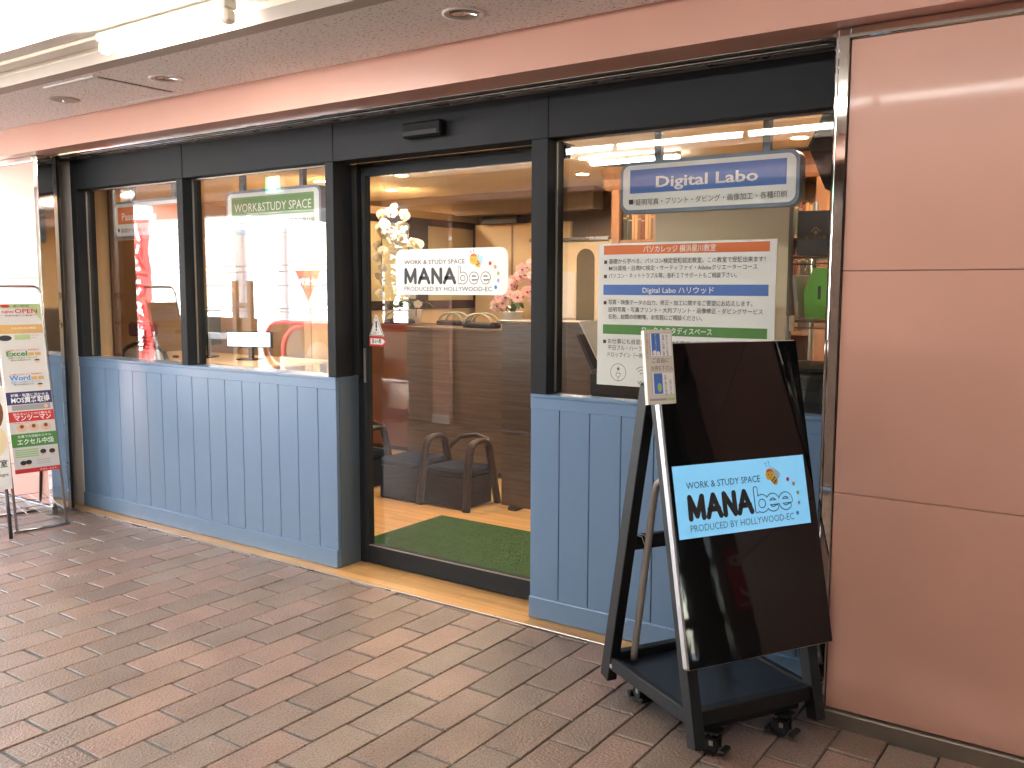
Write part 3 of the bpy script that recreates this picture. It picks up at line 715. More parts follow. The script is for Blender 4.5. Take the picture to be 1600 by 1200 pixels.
banner(-13.2, -1.3, 'orange', 'マナビ', 'orange banner flag with white lettering behind the red one')
banner(-14.1, -1.5, 'green', '教室', 'green banner flag with white lettering farther along the street')
tp = thing('roadside_tree', 'leafy green roadside tree beside the crossing sign', 'tree', (-16.3, -10.5, 0))
obj('trunk', MB().tube([(-16.3, -10.5, -.15), (-16.25, -10.45, 1.2), (-16.35, -10.5, 2.8)], [.14, .11, .06], 8), mat('bark', (.10, .075, .055), rough=.9), tp, smooth=True)
cr = MB()
for i in range(2600):
    a, b_, r = rng.uniform(0, 2*pi), rng.uniform(-1, 1), rng.random()**.4
    q = math.sqrt(1-b_*b_); p = Vector((-16.3+1.3*r*q*cos(a), -10.5+1.1*r*q*sin(a), 2.6+1.7*r*b_))
    if sin(p.x*5)+sin(p.y*6+1)+sin(p.z*5+2) < -.4: continue
    u = Vector((rng.gauss(0, 1), rng.gauss(0, 1), rng.gauss(0, 1))).normalized(); v = u.orthogonal(); s_ = rng.uniform(.07, .14)
    cr.add([p, p+u*s_+v*s_*.4, p+u*s_*1.8, p+u*s_-v*s_*.4], [(0, 1, 2, 3)])
obj('crown', cr, mat('leaf_green', (.06, .11, .03), rough=.6, var=.3), tp)
ex = thing('exit_sign', 'lit green running man exit sign hanging from the walkway ceiling', 'exit sign', (-6.32, 1.5, 2.33))
obj('box', MB().box(-6.41, -6.22, 1.48, 1.54, 2.32, 2.47, .006), WHITE, ex); obj('hanger', MB().box(-6.33, -6.30, 1.5, 1.52, 2.47, 2.66), WHITE, ex)
b = Board((-6.23, 1.541, 2.33), (-1, 0, 0), Z3, .17, .13)
EXM = {'eg': mat('exit_green', (.05, .62, .25), rough=.4, emit=1.2), 'ew': mat('exit_white', (.85, 1, .9), rough=.4, emit=1.2)}
b.rect('ew', 0, 1, 0, 1); b.rect('eg', 0, .3, 0, 1, 2); b.rect('eg', .74, 1, 0, 1, 2)
b.ell('eg', .46, .84, .011, .011, 3)
for p in ([(.47, .68), (.52, .42)], [(.52, .42), (.42, .25), (.36, .1)], [(.52, .42), (.60, .22), (.68, .22)], [(.47, .66), (.37, .5)], [(.48, .66), (.6, .55)]): b.stroke('eg', p, .014, 3)
b.build(EXM, ex, {'eg': 'pictogram', 'ew': 'lit_panel'})

# ================================================================== SHOP INTERIOR
ir = thing('shop_room', 'warm lit tan room walls inside the shop', 'room walls', (-5, 6, 0))
obj('wall', MB().box(-9.4, -.5, 8.2, 8.35, 0, 2.5), DKWALL, ir); obj('wall', MB().box(-9.5, -9.4, 3.4, 8.2, 0, 2.5), TAN, ir)
obj('wall', MB().box(-.6, -.5, 3.4, 8.2, 0, 2.5), TAN, ir); obj('wall', MB().box(-9.4, -6.17, 3.395, 3.5, 0, 2.5), TAN, ir)
obj('inner_wall', MB().box(-6.40, -6.25, 3.5, 3.80, 0.004, 2.5), mat('beige_wall', (.50, .40, .28), rough=.7, var=.03), ir)
obj('post', MB().box(-6.40, -6.235, 3.801, 3.86, 0.004, 2.5), mat('brown_post', (.12, .06, .035), rough=.5), ir)
obj('low_wall', MB().box(-9.3, -6.2, 5.6, 5.68, .004, 2.0), TAN, ir)
CEILW = mat('cream_ceiling', (.80, .73, .60), rough=.85, var=.03)
obj('shop_ceiling', MB().box(-9.5, -.5, 3.511, 8.35, 2.5, 2.6), CEILW, kind='structure')
bm_ = thing('ceiling_beam', 'dark beam running across the shop ceiling', 'beam', (-4, 7.5, 2.3)); obj('beam', MB().box(-9.3, -4.5, 7.75, 7.95, 2.28, 2.499), DKWALL, bm_)
fx = thing('far_panel', 'tan wall panel with a dark box on top at the back of the shop', 'wall panel', (-5.6, 8, 0))
obj('panel', MB().box(-6.1, -4.9, 7.98, 8.03, .004, 2.19), TAN2, fx); obj('dark_box', MB().box(-5.95, -5.5, 7.9, 8.1, 2.192, 2.27), BLACK, fx); obj('joint', MB().box(-5.62, -5.60, 7.975, 7.98, .01, 2.18), DKWALL, fx)
bo = thing('booth_wall', 'tan booth wall with dark framed twin windows inside the shop', 'partition', (-6.2, 7, 0))
obj('wall', MB().box(-6.28, -6.2, 5.69, 8.15, .004, 2.295), TAN2, bo)
PL = mat('plum_frame', (.045, .025, .025), rough=.4)
for a, b_ in ((6.0, 6.12), (7.0, 7.28), (8.06, 8.18)): obj('window_frame', MB().box(-6.2, -6.175, a, b_, 1.30, 2.22, .004), PL, bo)
for a, b_ in ((1.30, 1.385), (2.15, 2.22)):
    for c, d in ((6.121, 6.999), (7.281, 8.059)): obj('window_frame', MB().box(-6.2, -6.176, c, d, a, b_, .004), PL, bo)
PANEY = mat('cream_window', (.62, .52, .30), rough=.12)
for c, d in ((6.121, 6.999), (7.281, 8.059)): obj('window_pane', MB().box(-6.199, -6.193, c, d, 1.386, 2.149), PANEY, bo)
be = thing('back_counter', 'reddish brown back counter below the booth windows', 'counter', (-5.4, 6.5, 0))
obj('body', MB().box(-6.15, -4.6, 6.25, 6.7, .05, 1.15), mat('red_brown_laminate', (.16, .06, .028), rough=.35, var=.1, vscale=5), be); obj('top', MB().box(-6.17, -4.58, 6.23, 6.72, 1.151, 1.18, .004), mat('red_brown_top', (.13, .05, .025), rough=.3), be); obj('plinth', MB().box(-6.1, -4.65, 6.3, 6.65, .004, .049), BLACK, be)
rc = thing('reception_desk', 'walnut L shaped reception desk facing the door', 'desk', (-4.6, 6, 0))
obj('front_panel', MB().box(-5.12, -4.14, 5.75, 5.78, .06, 1.165), WALNUT, rc); obj('side_panel', MB().box(-4.165, -4.141, 5.781, 7.3, .19, 1.165), WALNUT, rc)
obj('top', MB().box(-5.13, -4.13, 5.74, 6.15, 1.166, 1.19, .003), WALNUT, rc); obj('top', MB().box(-4.5, -4.13, 6.151, 7.32, 1.166, 1.19, .003), WALNUT, rc)
for x, y in ((-5.09, 6.1), (-4.2, 7.25), (-4.2, 5.83), (-5.09, 5.83)): obj('leg', MB().box(x-.02, x+.02, y-.02, y+.02, .004, 1.165), BLACK, rc)
# armchairs by the door
def armchair(label):
    t = thing('armchair', label, 'chair', (0, 0, 0), group='low dark bentwood armchairs')
    for s in (-1, 1):
        x = .195*s; p = [(x*1.06, 0, 0), (x, .035, .30), (x, .06, .41)]
        for i in range(1, 6): a = pi-pi*i/6; p.append((x, .165+.105*cos(a), .41+.055*sin(a)))
        p += [(x, .27, .41), (x, .30, .30), (x*1.06, .36, 0)]
        obj('arm', MB().tube(p, .021, 8, flat=1.5), DARKWOOD, t, smooth=True, local=True)
    obj('seat', MB().box(-.17, .17, .02, .34, .215, .275, .02), NAVY, t, local=True)
    obj('skirt', MB().box(-.17, .17, .035, .335, .01, .214), mat('charcoal_fabric', (.014, .013, .013), rough=.95, spec=.05), t, local=True)
    obj('backrest', MB().tube([(-.19, .30, .36), (-.12, .36, .44), (0, .385, .46), (.12, .36, .44), (.19, .30, .36)], .018, 8), DARKWOOD, t, smooth=True, local=True)
    return t
a1 = armchair('low dark bentwood armchair with navy seat just behind the green mat')
a1.location = (-3.93, 4.765, .004); WM[a1.name] = Matrix.Translation(a1.location)
dup(a1, (-4.92, 4.78, .004), .05, 'low dark bentwood armchair half hidden by the left door frame')
ot = thing('storage_stool', 'low black box stool left of the bentwood armchair', 'stool', (-4.33, 4.92, 0))
obj('body', MB().box(-4.51, -4.15, 4.76, 5.1, .006, .25, .008), mat('charcoal_fabric', (.018, .017, .017)), ot); obj('cushion', MB().box(-4.515, -4.145, 4.755, 5.105, .251, .30, .018), NAVY, ot)
# turf mat
tm = thing('turf_mat', 'green artificial turf mat just inside the sliding door', 'door mat', (-3.1, 4.1, .004))
obj('backing', MB().box(-3.79, -2.3, 3.63, 4.59, .0045, .012), mat('turf_green', (.018, .075, .010), rough=.95, var=.25, vscale=40), tm)
tf = MB()
for i in range(34000):
    x, y = rng.uniform(-3.785, -2.35), rng.uniform(3.635, 4.585); a = rng.uniform(0, 2*pi); h = rng.uniform(.003, .008); l = rng.uniform(.0012, .0025)
    tf.add([(x-l*cos(a), y-l*sin(a), .011), (x+l*cos(a), y+l*sin(a), .011), (x+rng.gauss(0, .003), y+rng.gauss(0, .003), .011+h)], [(0, 1, 2)])
obj('turf_blades', tf, mat('turf_blade', (.024, .105, .013), rough=.8, var=.35, vscale=60), tm, kind='stuff')
# office chairs
def office_chair(label):
    t = thing('office_chair', label, 'office chair', (0, 0, 0), group='black office chairs in the shop')
    for i in range(5):
        a = 2*pi*i/5; g = obj('base_spoke', MB().tube([(0, 0, .11), (.29*cos(a), .29*sin(a), .075)], [.026, .016], 6), PLASTICBK, t, local=True)
        m = MB(); m.T = Matrix.Translation((.30*cos(a), .30*sin(a), .029)) @ Matrix.Rotation(a*1.7, 4, 'Z'); m.lathe([(.0, -.02), (.028, -.02), (.028, .02), (0, .02)], n=12, axis='Y')
        obj('caster', m, PLASTICBK, t, local=True)
    obj('column', MB().tube([(0, 0, .08), (0, 0, .44)], .026, 8), CHROME, t, local=True)
    obj('seat', MB().box(-.24, .24, -.24, .24, .44, .51, .03), NAVY, t, local=True)
    fr_ = MB(); p = [(-.20, -.24, .58), (-.215, -.27, .95)] + [(.195*-cos(pi*i/8)*1.1, -.275, .97+.11*sin(pi*i/8)) for i in range(9)] + [(.215, -.27, .95), (.20, -.24, .58)]
    obj('back_frame', fr_.tube(p, .017, 7), PLASTICBK, t, smooth=True, local=True)
    obj('back_mesh', MB().box(-.19, .19, -.27, -.26, .62, 1.03), mat('pale_mesh', (.55, .56, .52), rough=.8), t, local=True)
    obj('headrest', MB().box(-.14, .14, -.29, -.25, 1.13, 1.24, .02), mat('maroon_fabric', (.10, .012, .02), rough=.8), t, local=True)
    obj('headrest_bar', MB().box(-.02, .02, -.285, -.265, 1.04, 1.13), PLASTICBK, t, local=True)
    return t
o1 = office_chair('black office chair with pale mesh back and headrest behind the leftmost window')
o1.location = (-6.38, 4.35, .105); o1.location.z = .004; o1.rotation_euler = (0, 0, .25)
WM[o1.name] = Matrix.Translation(o1.location) @ Matrix.Rotation(.25, 4, 'Z')
dup(o1, (-3.78, 5.95, .004), 1.9, 'black office chair on casters beside the walnut desk')
# left desk with screens
ld = thing('side_desk', 'pale wood desk by the left windows', 'desk', (-6.3, 5, 0))
obj('top', MB().box(-7.6, -5.6, 4.55, 5.35, .885, .91, .003), mat('pale_wood', (.62, .47, .27), rough=.45, var=.05), ld)
for x in (-7.55, -5.65):
    for y in (4.6, 5.3): obj('leg', MB().box(x-.02, x+.02, y-.02, y+.02, .004, .884), SATIN, ld)
def monitor(x, y, z, rz, label, w_=.5, h_=.31, on=True):
    t = thing('monitor', label, 'monitor', (x, y, z), rz, group='computer monitors on the side desk')
    obj('stand', MB().box(-.09, .09, -.06, .08, .001, .012, .003), PLASTICBK, t, local=True); obj('neck', MB().box(-.02, .02, .02, .04, .012, .2), PLASTICBK, t, local=True)
    obj('casing', MB().box(-w_/2, w_/2, -.005, .025, .1, .1+h_, .004), mat('teal_black', (.012, .03, .034), rough=.3), t, local=True)
    if on: obj('screen', MB().box(-w_/2+.012, w_/2-.012, -.0065, -.0055, .112, .1+h_-.012), mat('bright_screen', (.85, .9, .95), emit=.12), t, local=True)
monitor(-6.66, 4.9, .911, -1.1, 'dark monitor seen edge on in the leftmost window', on=False)
monitor(-6.15, 4.95, .911, .35, 'low white laptop screen behind the second window', w_=.42, h_=.14)
ms_ = obj('computer_mouse', MB().sphere((-6.83, 4.72, .922), .03, 10, 6, (1.3, .8, .45)), PLASTICBK, smooth=True); tag(ms_, 'small black computer mouse on the pale wood desk', 'mouse')
# orchids
def flower_mb(r):
    m = MB()
    for i in range(5):
        a = 2*pi*i/5+pi/2; w_ = .62 if i in (1, 4) else .42; l = 1.0 if i in (1, 4) else .92
        d = Vector((cos(a), 0, sin(a))); e = Vector((-sin(a), 0, cos(a))); n = Vector((0, -1, 0))
        pts = [(.05, .05, 0), (.4, w_*.8, .10), (.75, w_*.9, .12), (l, w_*.3, .02), (l, -w_*.3, .02), (.75, -w_*.9, .12), (.4, -w_*.8, .10), (.05, -.05, 0)]
        base = [d*(p[0]*r)+e*(p[1]*r)+n*(p[2]*r) for p in pts]; base.append(d*(.5*r)+n*(.16*r))
        m.add(base, [(i2, (i2+1) % 8, 8) for i2 in range(8)])
    return m
def lip_mb(r):
    m = MB(); m.sphere((0, -.14*r, -.1*r), .17*r, 7, 5, (1, 1.3, .9)); return m
def orchid(loc, stems, petal, lipm, label, r=.045, gap=.055):
    t = thing('orchid', label, 'orchid', loc)
    obj('pot', MB().lathe([(.07, .001), (.09, .13), (.095, .135), (.08, .125), (0, .12)], n=18), mat('white_pot', (.75, .74, .7), rough=.3), t, smooth=True, local=True)
    LM = mat('orchid_leaf', (.035, .085, .02), rough=.35)
    for i in range(5):
        a = 1.3*i+.4; m = MB(); L_ = .20; vs = []
        for j in range(6):
            u = j/5; x = L_*u; z = .13+.10*sin(u*2.4)-.04*u; w_ = .028*math.sqrt(max(0, sin(pi*min(.97, u*.9+.08))))
            for s in (-1, 1): vs.append((x*cos(a)-s*w_*sin(a), x*sin(a)+s*w_*cos(a), z))
        obj('leaf', m.add(vs, [(2*j, 2*j+1, 2*j+3, 2*j+2) for j in range(5)]), LM, t, smooth=True, local=True)
    fl = lp = None
    for st_ in stems:
        pts = [Vector(p) for p in st_]; q = []
        for i in range(len(pts)-1):
            p0, p1, p2, p3 = pts[max(0, i-1)], pts[i], pts[i+1], pts[min(len(pts)-1, i+2)]
            for k in range(6):
                u = k/6; q.append(.5*((2*p1)+(p2-p0)*u+(2*p0-5*p1+4*p2-p3)*u*u+(3*p1-p0-3*p2+p3)*u**3))
        q.append(pts[-1])
        obj('stem', MB().tube(q, .005, 5), mat('orchid_stem', (.06, .07, .03), rough=.5), t, smooth=True, local=True)
        ln = 0; tot = sum((q[i+1]-q[i]).length for i in range(len(q)-1)); last = -9; side = 1
        for i in range(len(q)-1):
            ln += (q[i+1]-q[i]).length
            if ln > tot*.42 and ln-last > gap:
                last = ln; side = -side; k = .7+.45*(1-(ln-tot*.42)/(tot*.6)); off = Vector((.03*side, -.015, rng.uniform(-.02, .02)))
                if fl is None:
                    f = obj('flower', flower_mb(r), petal, t, local=True, smooth=True, origin=False); fl = f.data
                    g = obj('lip', lip_mb(r), lipm, f, local=True, smooth=True, origin=False); lp = g.data
                else:
                    f = bpy.data.objects.new('flower', fl); COL.objects.link(f); f.parent = t
                    g = bpy.data.objects.new('lip', lp); COL.objects.link(g); g.parent = f
                f.location = q[i]+off; f.rotation_euler = (rng.gauss(.1, .2), rng.gauss(0, .25), rng.gauss(.55, .35)); f.scale = (k,)*3
                WM[f.name] = wm(t)
    return t
PW = mat('white_petal', (.66, .645, .57), rough=.6); PP = mat('pink_petal', (.78, .48, .46), rough=.6, var=.18, vscale=60)
for mm in (PW, PP):
    p = mm.node_tree.nodes['Principled BSDF']; p.inputs['Subsurface Weight'].default_value = 0
orchid((-5.62, 6.4, 1.181), [[(0, 0, .12), (-.05, -.02, .45), (-.13, -.05, .72), (-.05, -.15, .80), (.05, -.2, .66), (.1, -.22, .22)], [(0.01, 0, .12), (.02, -.05, .5), (.0, -.1, .95), (-.09, -.15, 1.02), (-.16, -.2, .95), (-.2, -.2, .60), (-.17, -.2, .18)], [(0, 0, .12), (.03, .05, .4), (.05, .0, .66), (.13, -.1, .72), (.18, -.15, .48), (.17, -.15, .08)]], PW, mat('yellow_lip', (.70, .5, .15), rough=.5), 'tall white moth orchid in flower behind the left side of the sliding door', r=.055, gap=.05)
orchid((-4.22, 6.0, 1.191), [[(0, 0, .12), (.03, 0, .28), (.13, -.02, .46), (.28, -.05, .50), (.36, -.06, .40)], [(0, 0, .12), (-.04, -.02, .15), (.0, -.05, .28), (.10, -.08, .38), (.20, -.1, .42), (.3, -.1, .36)], [(0.02, 0, .12), (.1, -.05, .2), (.22, -.08, .3), (.32, -.1, .2)], [(0, 0, .12), (-.06, -.05, .14), (-.05, -.08, .22), (.04, -.1, .26)]], PP, mat('magenta_lip', (.35, .03, .12), rough=.5), 'pink moth orchid in flower on the walnut desk beside the right door edge', r=.052, gap=.042)
def tote(loc, label):
    t = thing('tote_bag', label, 'bag', loc, group='dark bags on the back counter')
    obj('bag', MB().box(-.16, .16, -.06, .06, .001, .045, .012), PLASTICBK, t, local=True)
    for y in (-.05, .05): obj('handle', MB().tube([(.13*cos(pi*i/10), y, .04+.075*sin(pi*i/10)) for i in range(11)], .010, 6), mat('grey_strap', (.30, .29, .24), rough=.6), t, smooth=True, local=True)
    return t
t1 = tote((-5.72, 6.33, 1.181), 'dark bag with grey loop handles at the left of the back counter'); dup(t1, (-5.08, 6.33, 1.181), 0, 'dark bag with grey loop handles in the middle of the back counter')
dup(t1, (-4.45, 5.9, 1.191), 0, 'dark bag with grey loop handles below the pink orchid on the walnut desk')
# right hand window
cb = thing('white_cabinet', 'cream cabinet with an arched dark mirror at the back of the shop', 'cabinet', (-4.15, 7.1, 0))
obj('body', MB().box(-4.7, -3.80, 7.0, 7.4, .02, 1.93, .004), mat('cream_cabinet', (.62, .52, .36), rough=.5, var=.02), cb); obj('top', MB().box(-4.72, -3.9, 6.98, 7.4, 1.931, 1.96), SATIN, cb)
obj('mirror', MB().prism([(-.09, 0), (.09, 0), (.09, .55)]+[(.09*cos(pi*i/10), .55+.09*sin(pi*i/10)) for i in range(1, 10)]+[(-.09, .55)], (-4.13, 6.992, 1.22), X3, Z3, .006), mat('olive_mirror', (.13, .11, .075), rough=.15), cb)
obj('paper', MB().box(-4.40, -4.24, 6.985, 6.999, 1.25, 1.66), PAPER, cb)
sd2 = thing('walnut_partition', 'low walnut desk screen behind the right window', 'desk', (-2.7, 5, 0))
obj('panel', MB().box(-3.6, -2.2, 5.0, 5.03, .03, 1.265), WALNUT, sd2); obj('top', MB().box(-3.62, -2.18, 4.99, 5.3, 1.266, 1.295, .004), WALNUT, sd2)
for x in (-3.5, -2.3): obj('foot', MB().box(x-.03, x+.03, 4.98, 5.25, .004, .029), BLACK, sd2)
bc = thing('bookcase', 'tall honey coloured wooden bookcase with moulded cornice', 'bookcase', (-2.75, 6.8, 0))
for a, b_ in ((-3.66, -3.59), (-3.285, -2.30), (-2.02, -1.72)): obj('panel', MB().box(a, b_, 6.6, 6.64, .08, 2.30, .003), HONEY, bc)
obj('carcass', MB().box(-3.66, -1.72, 6.93, 6.97, .08, 2.30), HONEY, bc); obj('plinth', MB().box(-3.68, -1.70, 6.58, 6.97, .004, .08), HONEY, bc)
for a in (-3.66, -1.745): obj('side_panel', MB().box(a, a+.025, 6.641, 6.929, .08, 2.30), HONEY, bc)
obj('cornice', MB().prism([(0, 0), (.02, .03), (.035, .08), (.07, .12), (.09, .17), (-.35, .17), (-.35, 0)], (-3.72, 6.6, 2.301), (0, -1, 0), Z3, 2.05), HONEY, bc)
BKS = [mat('book_%s' % n, c, rough=.6) for n, c in (('oxblood', (.09, .02, .012)), ('brown', (.11, .05, .02)), ('black', (.02, .015, .012)), ('tan', (.28, .15, .06)), ('green', (.03, .045, .02)))]
for z in (.5, .85, 1.2, 1.55, 1.90):
    for a, b_ in ((-3.589, -3.286), (-2.299, -2.021)):
        obj('shelf', MB().box(a, b_, 6.615, 6.929, z-.025, z, .002), HONEY, bc)
        if z < 1.5: continue
        x = a+.004; nb = 0
        while x < b_-.03:
            wd = rng.uniform(.019, .034); h = rng.uniform(.20, .27); m = MB()
            m.box(x, x+wd-.0015, 6.66, 6.82, z+.001, z+h, .003)
            bk = rng.choice(BKS); o = obj('book', m, bk, label='%s leather bound book, %s on the %s shelf of the %s bookcase bay' % (bk.name[5:], ('first', 'second', 'third', 'fourth', 'fifth', 'sixth', 'seventh', 'eighth', 'ninth', 'tenth', 'eleventh', 'twelfth', 'thirteenth', 'fourteenth', 'last')[nb], 'upper' if z > 1.7 else 'lower', 'left' if a < -3 else 'right'), cat='book', group='leather bound books in the bookcase')
            obj('spine_band', MB().box(x-.0004, x+wd-.0011, 6.658, 6.668, z+h*.72, z+h*.77), BKS[3], o)
            x += wd; nb = min(14, nb+1)
bp = thing('backdrop_board', 'plain cream backdrop board standing behind the notice', 'backdrop', (-1.78, 4.3, 0))
obj('board', MB().box(-2.13, -1.43, 4.30, 4.325, .96, 2.0), mat('backdrop_cream', (.66, .55, .38), rough=.6, var=.02), bp)
for x in (-2.05, -1.5): obj('leg', MB().box(x-.015, x+.015, 4.326, 4.35, .004, 1.9), SATIN, bp)
wc = thing('window_counter', 'brown counter board behind the right window sill', 'counter', (-1.6, 3.8, 0))
obj('top', MB().box(-2.19, -.93, 3.52, 4.15, .97, 1.0, .003), mat('counter_tan', (.32, .2, .1), rough=.4, var=.08), wc)
for x in (-2.15, -.97): obj('leg', MB().box(x-.02, x+.02, 4.08, 4.12, .004, .969), SATIN, wc)
pr = thing('inkjet_printer', 'black inkjet printer with its rear paper tray raised', 'printer', (-2.0, 3.85, 1.0))
obj('body', MB().box(-2.16, -1.74, 3.68, 4.05, 1.001, 1.13, .02), PLASTICBK, pr); m = MB(); m.T = Matrix.Translation((-2.16, 3.87, 1.12)) @ Matrix.Rotation(rad(-28), 4, 'Y'); m.box(-.012, .012, -.13, .13, 0, .19, .004); obj('paper_tray', m, PLASTICBK, pr)
obj('feed_slot', MB().box(-2.11, -1.9, 3.7, 4.0, 1.131, 1.15, .006), mat('dark_grey_plastic', (.03, .03, .03), rough=.4), pr)
m = MB(); m.T = Matrix.Translation((-2.135, 3.87, 1.14)) @ Matrix.Rotation(rad(-30), 4, 'Y'); m.box(-.003, .003, -.105, .105, 0, .24); pp_ = obj('paper_stack', m, PAPER); tag(pp_, 'white paper leaning in the rear tray of the printer', 'paper')
gb = thing('grey_scanner', 'grey upright scanner box behind the inkjet printer', 'scanner', (-2.0, 4.1, 1.0)); obj('body', MB().box(-2.12, -1.9, 4.06, 4.14, 1.001, 1.26, .01), mat('grey_plastic', (.3, .3, .28), rough=.5), gb); obj('lid', MB().box(-2.08, -1.9, 4.07, 4.13, 1.261, 1.31, .006), mat('grey_plastic', (.3, .3, .28)), gb)
p2 = thing('black_printer', 'wide black printer at the right end of the window counter', 'printer', (-1.2, 3.9, 1.0))
obj('body', MB().box(-1.60, -.95, 3.62, 4.1, 1.001, 1.17, .015), PLASTICBK, p2); obj('lid', MB().box(-1.58, -.97, 3.64, 4.08, 1.171, 1.19, .006), PLASTICBK, p2); obj('front_slot', MB().box(-1.5, -1.05, 3.615, 3.6195, 1.06, 1.10), BLACK, p2)
rk = thing('wire_shelving', 'chrome wire shelving with clutter by the right window edge', 'shelving', (-1.2, 4.4, 0))
WIRE = mat('dull_wire', (.25, .25, .24), rough=.35, metal=1)
for x in (-1.39, -.92):
    for y in (4.2, 4.55): obj('upright', MB().tube([(x, y, .004), (x, y, 1.93)], .0125, 8), WIRE, rk, smooth=True)
for z in (.3, 1.0, 1.36, 1.65):
    m = MB()
    for y in (4.2, 4.55): m.tube([(-1.39, y, z), (-.92, y, z)], .006, 5); m.tube([(-1.39, y, z-.03), (-.92, y, z-.03)], .004, 5)
    for i in range(12): m.tube([(-1.37+.04*i, 4.2, z+.004), (-1.37+.04*i, 4.55, z+.004)], .002, 4)
    obj('shelf', m, WIRE, rk)
kb = thing('black_carton', 'black gift carton with a small gold roof emblem on the top wire shelf', 'box', (-1.28, 4.3, 1.66))
obj('carton', MB().box(-1.37, -1.20, 4.22, 4.5, 1.662, 1.86, .002), mat('black_card', (.012, .011, .010), rough=.6), kb)
b = Board((-1.37, 4.2195, 1.662), X3, Z3, .17, .2); GOLD = {'tan': mat('gold_print', (.30, .18, .05), rough=.4)}
b.stroke('tan', [(.38, .52), (.5, .62), (.62, .52)], .004); b.ell('tan', .5, .5, .008, .008); b.text('tan', '星川堂本舗', .22, .36, .012, x1=.78); b.build(GOLD, kb, {'tan': 'emblem'})
gn = thing('file_holder', 'bright green plastic file holder with cut out handle on the wire shelf', 'file holder', (-1.27, 4.27, 1.37))
GP = mat('green_plastic', (.10, .42, .02), rough=.35)
obj('side', MB().prism([(0, 0), (.09, 0), (.115, .19), (.09, .23), (.03, .23), (-.01, .12)], (-1.33, 4.25, 1.372), X3, Z3, .006), GP, gn); obj('side', MB().prism([(0, 0), (.09, 0), (.115, .19), (.09, .23), (.03, .23), (-.01, .12)], (-1.33, 4.36, 1.372), X3, Z3, .006), GP, gn)
obj('spine', MB().box(-1.24, -1.232, 4.256, 4.354, 1.372, 1.56), GP, gn); obj('slot', MB().box(-1.275, -1.262, 4.2488, 4.2498, 1.46, 1.52, .0), BLACK, gn)
FL = [('grey paper folder leaning beside the green holder', (.45, .45, .42), -1.36, .20), ('brown card folder right of the green holder', (.30, .13, .06), -1.205, .21), ('tan envelope folder near the shelving end', (.42, .32, .2), -1.175, .19), ('dark blue folder at the shelving end', (.05, .08, .12), -1.14, .22), ('pale envelope leaning at the shelving end', (.55, .48, .38), -1.10, .18)]
for i, (lb, c, x, h) in enumerate(FL):
    m = MB(); m.T = Matrix.Translation((x, 4.36, 1.372)) @ Matrix.Rotation(rng.uniform(-.12, .15), 4, 'Y'); m.box(-.008, .008, -.13, .1, 0, h, .001); f = obj('folder', m, mat('folder_%s' % 'abcde'[i], c, rough=.6)); tag(f, lb, 'folder')
    obj('tab', MB().box(x-.004, x+.004, 4.225, 4.229, 1.40, 1.45), PAPER, f)
for nm, lb, x, y, z, sx, sy, sz, c in (('small_carton', 'small open cream carton hanging over the shelf edge below the file holder', -1.385, 4.22, 1.31, .05, .06, .075, (.6, .5, .36)), ('paper_bundle', 'bundle of loose papers on the lower wire shelf', -1.15, 4.35, 1.01, .14, .16, .16, (.5, .43, .34)), ('card_box', 'flat cream box on the top wire shelf beside the black carton', -1.06, 4.4, 1.66, .11, .15, .14, (.66, .55, .38))):
    o = obj(nm, MB().box(x-sx/2, x+sx/2, y-sy/2, y+sy/2, z+.002, z+sz, .003), mat(nm, c, rough=.6, var=.1, vscale=30)); tag(o, lb, 'box' if 'paper' not in nm else 'papers')
um = thing('studio_umbrella', 'black photo studio umbrella at the right edge of the window', 'photo umbrella', (-.95, 4.05, 0))
m = MB(); m.T = Matrix.Translation((-1.01, 4.02, 2.10)) @ Matrix.Rotation(.35, 4, 'Z'); m.lathe([(0, .10), (.10, .085), (.19, .04), (.25, -.03)], n=8, axis='Y'); obj('canopy', m, mat('umbrella_black', (.012, .011, .010), rough=.7), um)
obj('shaft', MB().tube([(-1.05, 4.12, 2.10), (-.97, 3.9, 2.10)], .005, 6), SATIN, um); obj('stand', MB().tube([(-.985, 3.95, 1.001), (-.985, 3.95, 2.10)], .009, 8), BLACK, um)

# shop lights: lit recessed lamps, not all of them in view
LIT = mat('lit_lamp', (1, .80, .52), emit=3)
spots = [(-5.53, 6.16), (-6.42, 7.0), (-6.455, 6.06), (-3.64, 6.15), (-4.15, 6.96), (-1.99, 6.11), (-2.6, 4.9), (-4.3, 4.9), (-5.7, 4.9), (-7.2, 4.9), (-7.9, 6.3), (-1.4, 4.9)]
where = ['above the booth windows', 'deepest on the left', 'seen through the second window', 'left of the line lamp', 'behind the line lamp', 'right of the hanging blue sign', 'over the right window desk', 'over the armchairs', 'over the left desk', 'far left of the room', 'in the far left corner', 'over the wire shelving']
for (x, y), wh in zip(spots, where):
    t = thing('lit_downlight', 'small lit warm downlight in the shop ceiling '+wh, 'ceiling light', (x, y, 2.5), group='lit downlights in the shop')
    obj('trim_ring', MB().lathe([(.052, -.001), (.068, -.005), (.07, -.001)], n=24), WHITE, t, local=True, smooth=True)
    obj('lamp_disc', MB().lathe([(0, -.003), (.052, -.003)], n=24), LIT, t, local=True)
    ld_ = bpy.data.lights.new('shop_lamp', 'AREA'); ld_.shape = 'DISK'; ld_.size = .11; ld_.energy = .8 if (x, y) == spots[0] else .6 if (x, y) in (spots[3], spots[5]) else 1.7 if x > -7 and y > 5.5 else (1.15 if x > -5 else .15); ld_.color = (1, .85, .66); ld_.spread = rad(160)
    lo = bpy.data.objects.new('shop_lamp', ld_); COL.objects.link(lo); lo.location = (x, y, 2.49); WM[lo.name] = Matrix.Translation(lo.location)
ll = thing('line_lamp', 'lit white linear lamp hung below the shop ceiling', 'linear light', (-3.27, 6.23, 2.47))
